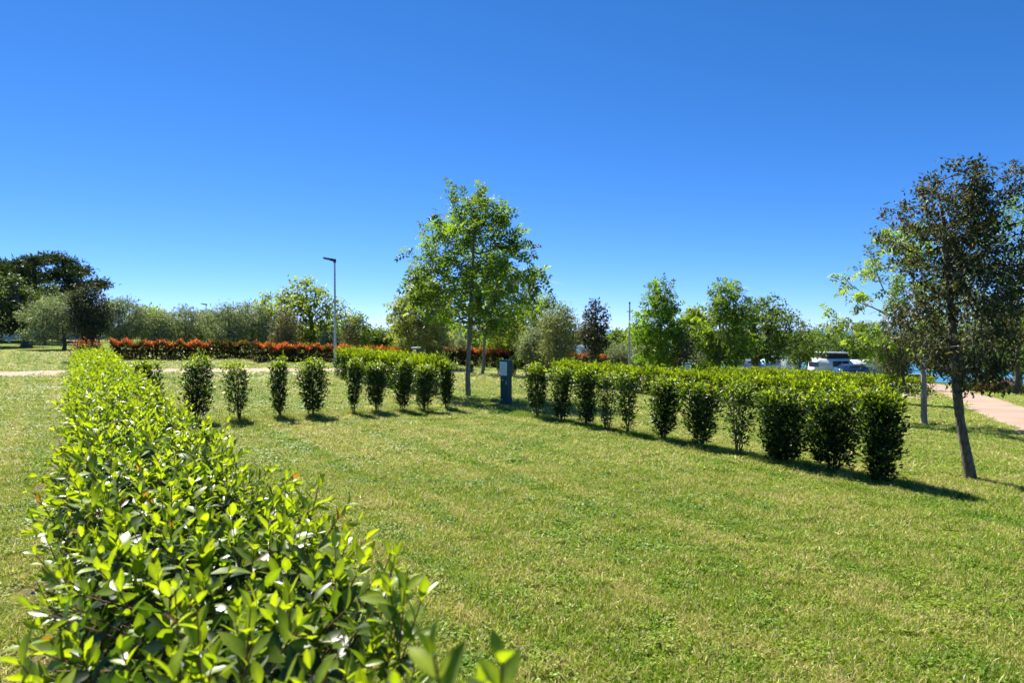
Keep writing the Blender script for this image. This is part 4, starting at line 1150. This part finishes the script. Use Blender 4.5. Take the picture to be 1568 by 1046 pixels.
px_tree('broad_tree', 'big shady green tree at the right edge across the walkway', 1556, at(1556, 604)[1], (1468, 1680, 296, 580), 'deep', bright=2.0, ends=420, per=40, leaf=0.13, trunk_r=0.13, cluster=0.38, dmin=0.3, pal_=[(5, (0.045, 0.085, 0.018)), (4, (0.065, 0.115, 0.022)), (2, (0.10, 0.15, 0.03))], seg=0.4)
px_tree('broad_tree', 'shaded tree behind the red bushes at the right', 1525, at(1525, 592)[1], (1450, 1600, 470, 572), 'deep', ends=200, per=36, trunk_r=0.16, pal_=[(5, (0.05, 0.09, 0.02)), (4, (0.08, 0.13, 0.025))])
px_tree('dark_tree', 'dark tree at the far end of the tan walkway', 1462, at(1462, 586)[1], (1420, 1500, 500, 566), 'deep', ends=130, per=36, trunk_r=0.15)
px_tree('dark_tree', 'dark tree over the end of the walkway, left of the farthest one', 1424, 72, (1384, 1466, 488, 563), 'deep', ends=150, per=44, leaf=0.26, trunk_r=0.15)
px_tree('dark_tree', 'dark tree by the shore at the right edge behind the red bushes', 1562, 48, (1496, 1650, 470, 567), 'deep', ends=200, per=44, leaf=0.22, trunk_r=0.16)
RB = [(5, (0.30, 0.07, 0.05)), (3, (0.38, 0.14, 0.08)), (2, (0.14, 0.10, 0.04))]
bush('photinia_bush', 'red-brown bush across the walkway, left of the green one', 1512, at(1512, 600)[1], 34, 578, 2600, RB, RB, 'photinia')
bush('photinia_bush', 'red and green bush at the right edge across the walkway', 1545, at(1545, 603)[1], 46, 579, 2600, RB, [(5, (0.05, 0.07, 0.02)), (2, (0.25, 0.1, 0.05))], 'photinia')
bush('photinia_bush', 'small red bush farther along the walkway', 1441, at(1441, 585)[1], 26, 574, 1400, RB, RB, 'photinia')
bush('green_bush', 'low green bush near the far end of the walkway', 1416, at(1416, 582)[1], 28, 571, 1400, [(5, (0.08, 0.14, 0.025))], [(5, (0.04, 0.07, 0.02))], 'broad')
bush('green_bush', 'dark green bush between the red bushes across the walkway', 1484, at(1484, 599)[1], 34, 578, 1600, [(5, (0.04, 0.07, 0.02))], [(5, (0.03, 0.05, 0.015))], 'broad')

# wooded skyline: a far-off belt that reads as one mass
def belt(name, label, pxs, tops, d, n, cols, leaf=0.55):
    px = rng.uniform(pxs[0], pxs[-1], n); dd = d + rng.uniform(-6, 6, n)
    yt = np.interp(px, pxs, tops) + 4 * np.sin(px * 0.11) + 3 * np.sin(px * 0.31 + 1) 
    x = (px - CX) / F * dd; zb = np.maximum(tz(x, dd), -5.0); zt = np.array([hz(a, b) for a, b in zip(yt, dd)])
    z = zb + (zt - zb) * rng.random(n) ** 0.7
    P = np.stack([x, dd, z], 1)
    blob = 1 + 0.25 * np.sin(px * 0.27 + z * 1.1)
    g = Geo(); g.stamp(LROUND, P, frames(rand_dir(n), norm(ZD + 0.9 * rand_dir(n))), leaf * rng.uniform(0.6, 1.4, n), pal(cols, n, 0.2) * blob[:, None] * 1.3)
    o = g.build(name, M['broad'], None, 'stuff'); o['label'] = label; o['category'] = 'wood'
belt('far_wood', 'far-off belt of trees along the skyline right of the middle', [690, 760, 850, 930, 1000, 1100, 1200, 1290, 1345], [512, 508, 512, 510, 506, 512, 510, 514, 522], 122, 15000, MIDG)
belt('far_wood', 'far-off belt of trees along the skyline behind the left olives', [-160, 0, 120, 300, 480, 560, 620, 690], [500, 502, 505, 500, 500, 508, 506, 510], 100, 16000, MIDG)

# distant trees on the skyline
for px, w, yt, d, kind, lab in (
    (582, 54, 506, 95, 'mid', 'far green tree on the skyline right of the lamp post'),
    (622, 60, 500, 100, 'lime', 'far tree on the skyline left of the airy pale ash'),
    (228, 60, 474, 85, 'lime', 'far light green tree behind the leftmost olives of the row'),
    (905, 70, 500, 100, 'mid', 'far tree on the skyline behind the slender dark oak'),
    (950, 66, 506, 105, 'mid', 'far tree on the skyline behind the bare pole'),
    (985, 60, 500, 95, 'lime', 'far light tree on the skyline left of the bright upright tree'),
    (700, 70, 496, 100, 'mid', 'far tree on the skyline behind the central ash trunk'),
    (745, 70, 500, 105, 'deep', 'far dark tree on the skyline right of the central ash trunk'),
    (1235, 64, 512, 110, 'deep', 'far dark tree behind the forked tree left of the van'),
    (1350, 70, 512, 120, 'deep', 'far dark tree on the shore left of the pale walkway ash'),
    (360, 80, 480, 90, 'lime', 'far light green tree behind the middle of the olive row'),
    (1130, 70, 500, 90, 'mid', 'far tree showing between the slim ash and the big round tree')):
    px_tree('broad_tree', lab, px, d, (px - w / 2, px + w / 2, yt, 548), kind, ends=90, per=34, leaf=0.34, cluster=0.8, group='far trees on the skyline')

# ================================================================== OBJECTS
def cyl_part(name, mat, parent, pts, rad, sides=16):
    g = Geo(); tube(g, pts, rad, sides); return g.build(name, mat, parent, smooth=False)

def bev_box(name, mat, parent, c, s, rz=0, bev=0.012, taper=1.0):
    bm = bmesh.new()
    bmesh.ops.create_cube(bm, size=1.0)
    for v in bm.verts:
        k = taper if v.co.z > 0 else 1.0
        v.co = Vector((v.co.x * s[0] * k, v.co.y * s[1] * k, v.co.z * s[2]))
    if bev: bmesh.ops.bevel(bm, geom=list(bm.edges), offset=bev, segments=2, affect='EDGES', profile=0.6)
    me = bpy.data.meshes.new(name); bm.to_mesh(me); bm.free(); me.materials.append(mat)
    o = bpy.data.objects.new(name, me); COL.objects.link(o); o.parent = parent
    o.location = c; o.rotation_euler = (0, 0, rz)
    return o

def pedestal(label, loc, rz, k=1.0):
    root = thing('service_pedestal', label, 'pedestal', loc, 'campsite service pedestals', rz)
    w = 0.235 * k
    bev_box('base_plate', M['concrete'], root, (0, 0, 0.012), (w * 1.7, w * 1.7, 0.05), bev=0.006)
    bev_box('column', M['green_metal'], root, (0, 0, 0.37 * k), (w * 0.86, w * 0.86, 0.70 * k), bev=0.014)
    hd = bev_box('head', M['green_metal'], root, (0, 0, 0.895 * k), (w, w, 0.36 * k), bev=0.014)
    bev_box('cap', M['green_metal'], root, (0, 0, 1.085 * k), (w * 1.06, w * 1.06, 0.055 * k), bev=0.02, taper=0.9)
    pn = bev_box('panel', M['panel'], root, (0, -w / 2 - 0.004, 0.90 * k), (w * 0.88, 0.012, 0.33 * k), bev=0.004)
    bev_box('print', M['orange'], pn, (-0.028 * k, -0.0075, -0.005), (0.035 * k, 0.003, 0.018 * k), bev=0)
    bev_box('print', M['greyprint'], pn, (0.035 * k, -0.0075, -0.003), (0.06 * k, 0.003, 0.010 * k), bev=0)
    for zz in (0.09, 0.06, -0.07): bev_box('print', M['greyprint'], pn, (0, -0.0075, zz * k), (0.12 * k, 0.003, 0.005 * k), bev=0)
    bev_box('lock', M['orange'], pn, (0.0, -0.009, -0.14 * k), (0.02 * k, 0.01, 0.012 * k), bev=0.002)
    for fx, zz in ((0.3, 0.60), (0.3, 0.545), (-0.12, 0.63), (-0.2, 0.16)):
        g = Geo(); tube(g, [(fx * w, -w * 0.43 + 0.004, zz * k), (fx * w, -w * 0.43 - 0.014, zz * k)], [0.014 * k, 0.013 * k], 10)
        g.build('socket', M['socket'], root)
    return root
p = at(775, 622)
ped = pedestal('teal service pedestal with white label panel beside the central ash', p, R(-33), 1.05)
p = atd(1054, 24.5); pedestal('far teal pedestal rising over the hedges at the right', p, R(-20), 1.0)
p = atd(637, 33.0); p3 = pedestal('small far pedestal with pale cap before the red hedge', p, R(-33), 1.0)
bev_box('lid', M['panel'], p3, (0, 0, 1.15), (0.34, 0.34, 0.06), bev=0.015)

def lamp(label, px, dist, ytop, head_dir, with_head=True, r0=0.075, name='street_lamp'):
    x, y, z = atd(px, dist); h = hz(ytop, dist) - z
    root = thing(name, label, 'lamp post' if with_head else 'pole', (x, y, z))
    cyl_part('base', M['galv'], root, [(0, 0, -0.1), (0, 0, 1.25), (0, 0, 1.32)], [r0, r0, r0 * 0.8], 16)
    cyl_part('pole', M['galv'], root, [(0, 0, 1.30), (0, 0, h * 0.6), (0, 0, h)], [r0 * 0.8, r0 * 0.68, r0 * 0.55], 14)
    if with_head:
        hx, hy = head_dir
        g = Geo(); tube(g, [(0, 0, h - 0.02), (0, 0, h + 0.13)], [r0 * 0.8, r0 * 0.85], 12); g.build('collar', M['black'], root)
        bm = bmesh.new(); bmesh.ops.create_cube(bm, size=1.0)
        for v in bm.verts:
            f = v.co.x + 0.5
            v.co = Vector((0.62 * v.co.x + 0.26, v.co.y * (0.26 if f < 0.5 else 0.18), v.co.z * (0.13 if f < 0.5 else 0.05) + 0.05 * f))
        bmesh.ops.bevel(bm, geom=list(bm.edges), offset=0.018, segments=2, affect='EDGES')
        me = bpy.data.meshes.new('lamp_head'); bm.to_mesh(me); bm.free(); me.materials.append(M['black'])
        o = bpy.data.objects.new('lamp_head', me); COL.objects.link(o); o.parent = root; o.location = (0, 0, h + 0.10); o.rotation_euler = (0, R(-6), math.atan2(hy, hx))
        bev_box('lens', M['socket'], o, (0.34, 0, -0.012), (0.26, 0.13, 0.02), bev=0.004)
    else:
        g = Geo(); tube(g, [(-0.16, 0, h - 0.45), (0.05, 0, h - 0.42)], [0.03, 0.03], 8); g.build('bracket', M['galv'], root)
        g = Geo(); tube(g, [(0, 0, h - 0.02), (0, 0, h + 0.10)], [r0 * 0.7, r0 * 0.6], 10); g.build('cap', M['black'], root)
    return root
lamp('tall grey lamp post with black flat head, left of the central ash', 513, 33.0, 402, (-1.0, -0.5))
lamp('bare grey pole right of the slender dark oak', 964, 39.0, 465, (1, 0), False, 0.07, 'utility_pole')
root = lamp('far floodlight pole with black head above the olive row', 316, 66.0, 468, (-1, 0.2), True, 0.07, 'floodlight_pole')
# low bollard lamp by the walkway
x, y, z = at(1451, 588)
root = thing('bollard_lamp', 'grey bollard lamp across the walkway', 'bollard', (x, y, z))
cyl_part('post', M['galv'], root, [(0, 0, -0.05), (0, 0, 0.75)], [0.06, 0.06], 14); cyl_part('cap', M['galv'], root, [(0, 0, 0.78), (0, 0, 0.86)], [0.085, 0.07], 14)

# --- vehicles
def profile_body(name, mat, parent, prof, width, tuck=0.0, bev=0.04):
    """side profile [(x,z)] extruded across the width, upper part tucked in"""
    bm = bmesh.new(); zs = [q[1] for q in prof]; zm = min(zs) + 0.55 * (max(zs) - min(zs)); zt = max(zs)
    rings = []
    for s in (-1, 1):
        vs = []
        for px, pz in prof:
            k = 1 - tuck * max(0, (pz - zm) / (zt - zm))
            vs.append(bm.verts.new((px, s * width / 2 * k, pz)))
        rings.append(vs)
    n = len(prof)
    for i in range(n):
        j = (i + 1) % n
        bm.faces.new([rings[0][i], rings[0][j], rings[1][j], rings[1][i]])
    bm.faces.new(rings[0][::-1]); bm.faces.new(rings[1])
    bmesh.ops.recalc_face_normals(bm, faces=bm.faces)
    bmesh.ops.bevel(bm, geom=list(bm.edges), offset=bev, segments=2, affect='EDGES')
    me = bpy.data.meshes.new(name); bm.to_mesh(me); bm.free(); me.materials.append(mat)
    for p in me.polygons: p.use_smooth = True
    o = bpy.data.objects.new(name, me); COL.objects.link(o); o.parent = parent
    return o
def wheel(parent, x, y, r=0.33):
    s = 1 if y > 0 else -1
    g = Geo(); tube(g, [(x, y - s * 0.11, r), (x, y + s * 0.11, r)], [r, r], 20); w = g.build('wheel', M['tyre'], parent)
    g = Geo(); tube(g, [(x, y + s * 0.10, r), (x, y + s * 0.118, r)], [r * 0.6, r * 0.5], 14); g.build('rim', M['silverpaint'], w)
def side_window(parent, pts, y, s):
    """a pane standing 3 mm proud of the body side"""
    g = Geo(); n = len(pts)
    a = [(px, y + s * 0.004, pz) for px, pz in pts]; b = [(px, y - s * 0.02, pz) for px, pz in pts]
    f = list(range(n)); g.add(a + b, [f if s > 0 else f[::-1]])
    for i in range(n):
        j = (i + 1) % n; g.add([a[i], a[j], b[j], b[i]], [[0, 1, 2, 3]])
    return g.build('window', M['glass'], parent)

def camper(label, px, d, rz):
    x, y, z = atd(px, d)
    root = thing('camper_van', label, 'camper van', (x, y, z), rz=rz); root.scale = (1.12, 1.12, 1.06)
    prof = [(-2.4, 0.35), (2.35, 0.35), (2.45, 0.75), (2.30, 1.02), (1.55, 1.18), (0.95, 1.85), (0.6, 1.96), (-2.1, 1.98), (-2.38, 1.75), (-2.46, 1.0)]
    profile_body('body', M['whitepaint'], root, prof, 1.90, 0.12, 0.06)
    for s in (-1, 1):
        for (a, b) in ((-1.0, -0.05), (0.02, 0.85)):
            side_window(root, [(a, 1.15), (b, 1.15), (b - (0.0 if b < 0.5 else 0.12) , 1.72), (a, 1.72)], s * 0.915, s)
        wheel(root, -1.5, s * 0.85); wheel(root, 1.5, s * 0.85)
        bev_box('headlight', M['socket'], root, (2.36, s * 0.7, 0.82), (0.1, 0.28, 0.16), bev=0.02)
        bev_box('mirror', M['black'], root, (1.15, s * 1.05, 1.22), (0.12, 0.18, 0.22), bev=0.03)
    ws = bev_box('windscreen', M['glass'], root, (1.27, 0, 1.53), (0.03, 1.5, 0.78), bev=0.01); ws.rotation_euler = (0, R(-42), 0)
    bev_box('rear_window', M['glass'], root, (-2.43, 0, 1.4), (0.03, 1.4, 0.5), bev=0.01).rotation_euler = (0, R(6), 0)
    bev_box('bumper', M['black'], root, (2.42, 0, 0.45), (0.16, 1.8, 0.2), bev=0.04)
    bel = bev_box('roof_tent', M['fabric'], root, (-0.35, 0, 2.24), (2.55, 1.45, 0.56), bev=0.02)
    lid = bev_box('roof_lid', M['whitepaint'], root, (-0.33, 0, 2.57), (2.9, 1.62, 0.14), bev=0.05); lid.rotation_euler = (0, R(1.5), 0)
    bev_box('roof_vent', M['whitepaint'], root, (-1.9, 0.1, 2.03), (0.4, 0.4, 0.1), bev=0.02)
    return root
camper('white camper van with raised dark pop-up roof, behind the hedges at the right', 1280, 75, R(12))

def car(label, px, d, rz, mat, dz=0.0):
    x, y, z = atd(px, d)
    root = thing('parked_car', label, 'car', (x, y, z), 'cars parked beyond the hedges', rz)
    prof = [(-2.0, 0.32), (2.0, 0.32), (2.08, 0.62), (1.95, 0.86), (1.0, 1.0), (0.35, 1.42), (-0.1, 1.5), (-1.2, 1.48), (-1.85, 1.05), (-2.05, 0.9)]
    profile_body('body', mat, root, prof, 1.72, 0.18, 0.05)
    for s in (-1, 1):
        side_window(root, [(-1.5, 1.03), (-0.42, 1.03), (-0.42, 1.36), (-1.15, 1.36)], s * 0.80, s)
        side_window(root, [(-0.34, 1.03), (0.8, 1.03), (0.3, 1.34), (-0.34, 1.37)], s * 0.80, s)
        wheel(root, -1.3, s * 0.78, 0.31); wheel(root, 1.3, s * 0.78, 0.31)
        bev_box('headlight', M['socket'], root, (1.98, s * 0.62, 0.74), (0.1, 0.3, 0.13), bev=0.02)
    bev_box('windscreen', M['glass'], root, (0.70, 0, 1.235), (0.02, 1.3, 0.66), bev=0.005).rotation_euler = (0, R(-57), 0)
    bev_box('rear_window', M['glass'], root, (-1.55, 0, 1.30), (0.02, 1.25, 0.52), bev=0.005).rotation_euler = (0, R(56), 0)
    return root
car('navy car parked in front of the camper van', 1312, 68, R(8), M['navypaint'])
car('bright blue car parked right of the camper van', 1346, 70, R(20), M['bluepaint'])
car('silver car on the grey tarmac below the big round tree', 1150, 78, R(25), M['silverpaint'])

def caravan(label, px, d, rz, mat, L=4.2, hh=2.2):
    x, y, z = atd(px, d)
    root = thing('caravan', label, 'caravan', (x, y, z), 'caravans beyond the hedges', rz)
    prof = [(-L / 2, 0.45), (L / 2, 0.45), (L / 2 + 0.12, 1.2), (L / 2 - 0.2, hh - 0.05), (0, hh + 0.05), (-L / 2 + 0.2, hh), (-L / 2 - 0.05, 1.2)]
    profile_body('body', mat, root, prof, 2.0, 0.04, 0.08)
    for s in (-1, 1):
        side_window(root, [(-L * 0.38, 1.15), (-L * 0.12, 1.15), (-L * 0.12, 1.7), (-L * 0.38, 1.7)], s * 0.985, s)
        side_window(root, [(L * 0.12, 1.15), (L * 0.36, 1.15), (L * 0.36, 1.7), (L * 0.12, 1.7)], s * 0.985, s)
        wheel(root, 0, s * 0.86, 0.32)
    bev_box('tow_bar', M['black'], root, (L / 2 + 0.6, 0, 0.5), (1.1, 0.12, 0.1), bev=0.01)
    bev_box('door', M['silverpaint'], root, (-0.02, -1.0, 1.1), (0.62, 0.04, 1.25), bev=0.01)
    return root
caravan('pale caravan left of the camper van, under the big round tree', 1194, 80, R(5), M['bluefabric'], hh=1.7)
caravan('white caravan roof glimpsed right of the bright upright tree', 1032, 64, R(15), M['whitepaint'], hh=2.2)
caravan('long white caravan behind the blue car at the right', 1338, 80, R(-8), M['whitepaint'], 6.0)
caravan('small pale caravan under the trees left of the slender oak', 880, 72, R(10), M['whitepaint'], 4.0, 2.1)

def tent(label, px, d, rz, w=3.0, L=3.6, h=1.9, wall=0.9):
    x, y, z = atd(px, d)
    root = thing('ridge_tent', label, 'tent', (x, y, z), rz=rz)
    g = Geo(); a, b = L / 2, w / 2
    t = 0.03
    for (p0, p1, p2, p3) in (((-a, -b, 0), (a, -b, 0), (a, -b, wall), (-a, -b, wall)), ((a, b, 0), (-a, b, 0), (-a, b, wall), (a, b, wall)),
                             ((-a, b, 0), (-a, -b, 0), (-a, -b, wall), (-a, b, wall)), ((a, -b, 0), (a, b, 0), (a, b, wall), (a, -b, wall))):
        g.add([p0, p1, p2, p3], [[0, 1, 2, 3]])
    g.add([(-a, b, wall), (-a, -b, wall), (-a, 0, h)], [[0, 1, 2]]); g.add([(a, -b, wall), (a, b, wall), (a, 0, h)], [[0, 1, 2]])
    g.build('walls', M['bluefabric'], root)
    g = Geo()
    for s in (-1, 1):
        q = [(-a - 0.15, s * (b + 0.15), wall - 0.08), (a + 0.15, s * (b + 0.15), wall - 0.08), (a + 0.15, 0, h + 0.02), (-a - 0.15, 0, h + 0.02)]
        q2 = [(u, v, w_ + t) for u, v, w_ in q]
        f = [[0, 1, 2, 3], [7, 6, 5, 4], [0, 4, 5, 1], [1, 5, 6, 2], [3, 2, 6, 7], [0, 3, 7, 4]]
        g.add(q + q2, f)
    g.build('fly_sheet', M['bluefabric'], root)
    return root
tent('pale blue ridge tent just left of the second pedestal', 1046, 58, R(20))

# --- person far behind the hedges: skinned figure
def person(label, px, d, rz):
    x, y, z = atd(px, d)
    root = thing('person', label, 'person', (x, y, z), rz=rz)
    V = [(0, 0, 0.95), (0, 0, 1.20), (0, 0, 1.42), (0, 0, 1.50), (0.02, 0, 1.62), (0.03, 0, 1.73),
         (0.18, 0, 1.40), (0.24, 0.02, 1.12), (0.26, 0.12, 0.90), (-0.18, 0, 1.40), (-0.26, 0.0, 1.14), (-0.2, 0.16, 1.0),
         (0.10, 0, 0.90), (0.11, 0.02, 0.50), (0.11, -0.02, 0.08), (0.11, 0.14, 0.03), (-0.10, 0, 0.90), (-0.11, 0.03, 0.50), (-0.11, -0.02, 0.08), (-0.11, 0.14, 0.03)]
    E = [(0, 1), (1, 2), (2, 3), (3, 4), (4, 5), (2, 6), (6, 7), (7, 8), (2, 9), (9, 10), (10, 11), (0, 12), (12, 13), (13, 14), (14, 15), (0, 16), (16, 17), (17, 18), (18, 19)]
    Rd = [0.15, 0.14, 0.15, 0.06, 0.095, 0.08, 0.065, 0.045, 0.035, 0.065, 0.045, 0.035, 0.09, 0.065, 0.045, 0.035, 0.09, 0.065, 0.045, 0.035]
    me = bpy.data.meshes.new('body'); me.from_pydata(V, E, []); me.materials.append(M['shirt'])
    o = bpy.data.objects.new('body', me); COL.objects.link(o); o.parent = root
    o.modifiers.new('skin', 'SKIN'); 
    for i, s in enumerate(me.skin_vertices[0].data): s.radius = (Rd[i], Rd[i] * 0.8); s.use_root = (i == 0)
    o.modifiers.new('sub', 'SUBSURF').levels = 2
    g = Geo(); dr = rand_dir(160); dr[:, 2] = np.abs(dr[:, 2])
    a = np.linspace(0, 6.283, 13)[:-1]; vs = []; f = []
    for i, el in enumerate((0.0, 0.5, 1.0, 1.4)):
        for q in a: vs.append((0.03 + 0.105 * math.cos(q) * math.cos(el), -0.012 + 0.115 * math.sin(q) * math.cos(el), 1.68 + 0.14 * math.sin(el)))
    for i in range(3):
        for j in range(12): k = (j + 1) % 12; f.append([i * 12 + j, i * 12 + k, i * 12 + 12 + k, i * 12 + 12 + j])
    g.add(vs, f); g.add(vs[36:], [list(range(12))]); g.build('hair', M['hair'], root, smooth=True)
    return root
person('distant person in pale clothes standing left of the camper van', 1216, 66, R(160))

# --- low white building far left
x, y, z = atd(88, 74)
root = thing('low_building', 'low white building behind the olives at the left', 'building', (x, y, z), rz=R(6))
bev_box('wall', M['render_wall'], root, (0, 0, 1.2), (9.0, 5.0, 2.6), bev=0)
for k in range(4):
    w_ = bev_box('window', M['glass'], root, (-3.2 + 2.1 * k, -2.51, 1.35), (1.0, 0.06, 1.1), bev=0)
    bev_box('sill', M['concrete'], w_, (0, -0.06, -0.6), (1.2, 0.14, 0.06), bev=0)
rf = Geo(); a, b = 4.9, 2.9
rf.add([(-a, -b, 2.5), (a, -b, 2.5), (a, b, 2.5), (-a, b, 2.5), (-a + 2, 0, 3.6), (a - 2, 0, 3.6)], [[0, 1, 5, 4], [2, 3, 4, 5]])
rf.add([(a, -b, 2.5), (a, b, 2.5), (a - 2, 0, 3.6)], [[0, 1, 2]]); rf.add([(-a, b, 2.5), (-a, -b, 2.5), (-a + 2, 0, 3.6)], [[0, 1, 2]]); rf.add([(-a, -b, 2.5), (a, -b, 2.5), (a, b, 2.5), (-a, b, 2.5)], [[3, 2, 1, 0]])
rf.build('roof', M['rooftile'], root)
for px, lab in ((14, 'white post left of the thick dark trunk at the left edge'), (62, 'white post right of the thick dark trunk at the left edge')):
    x, y, z = atd(px, 56)
    root = thing('white_post', lab, 'post', (x, y, z), 'white posts at the left')
    bev_box('shaft', M['whitepaint'], root, (0, 0, 0.6), (0.14, 0.14, 1.3), bev=0.01); bev_box('cap', M['whitepaint'], root, (0, 0, 1.28), (0.2, 0.2, 0.07), bev=0.015)

# --- dark low wall at the end of the walkway
x, y, z = atd(1394, 66)
root = thing('low_wall', 'low dark wall at the far end of the tan walkway', 'wall', (x, y, z), rz=R(-15))
bev_box('body', M['black'], root, (0, 0, 0.35), (3.6, 0.3, 0.8), bev=0.02); bev_box('coping', M['concrete'], root, (0, 0, 0.78), (3.7, 0.36, 0.06), bev=0.01)

# --- a few dry leaves on the lawn
n = 260
y = np.sqrt(rng.uniform(2.5 ** 2, 15 ** 2, n)); x = rng.uniform(-0.9, 0.9, n) * y
P = np.stack([x, y, tz(x, y) + 0.022], 1)
g = Geo(); g.stamp(LMID, P, frames(norm(np.concatenate([rng.normal(size=(n, 2)), 0.15 * rng.normal(size=(n, 1))], 1)), norm(ZD + 0.4 * rand_dir(n))), rng.uniform(0.02, 0.05, n), np.ones((n, 3)))
o = g.build('fallen_leaves', M['cone'], None, 'stuff'); o['label'] = 'scattered dry fallen leaves on the mown lawn'; o['category'] = 'leaves'
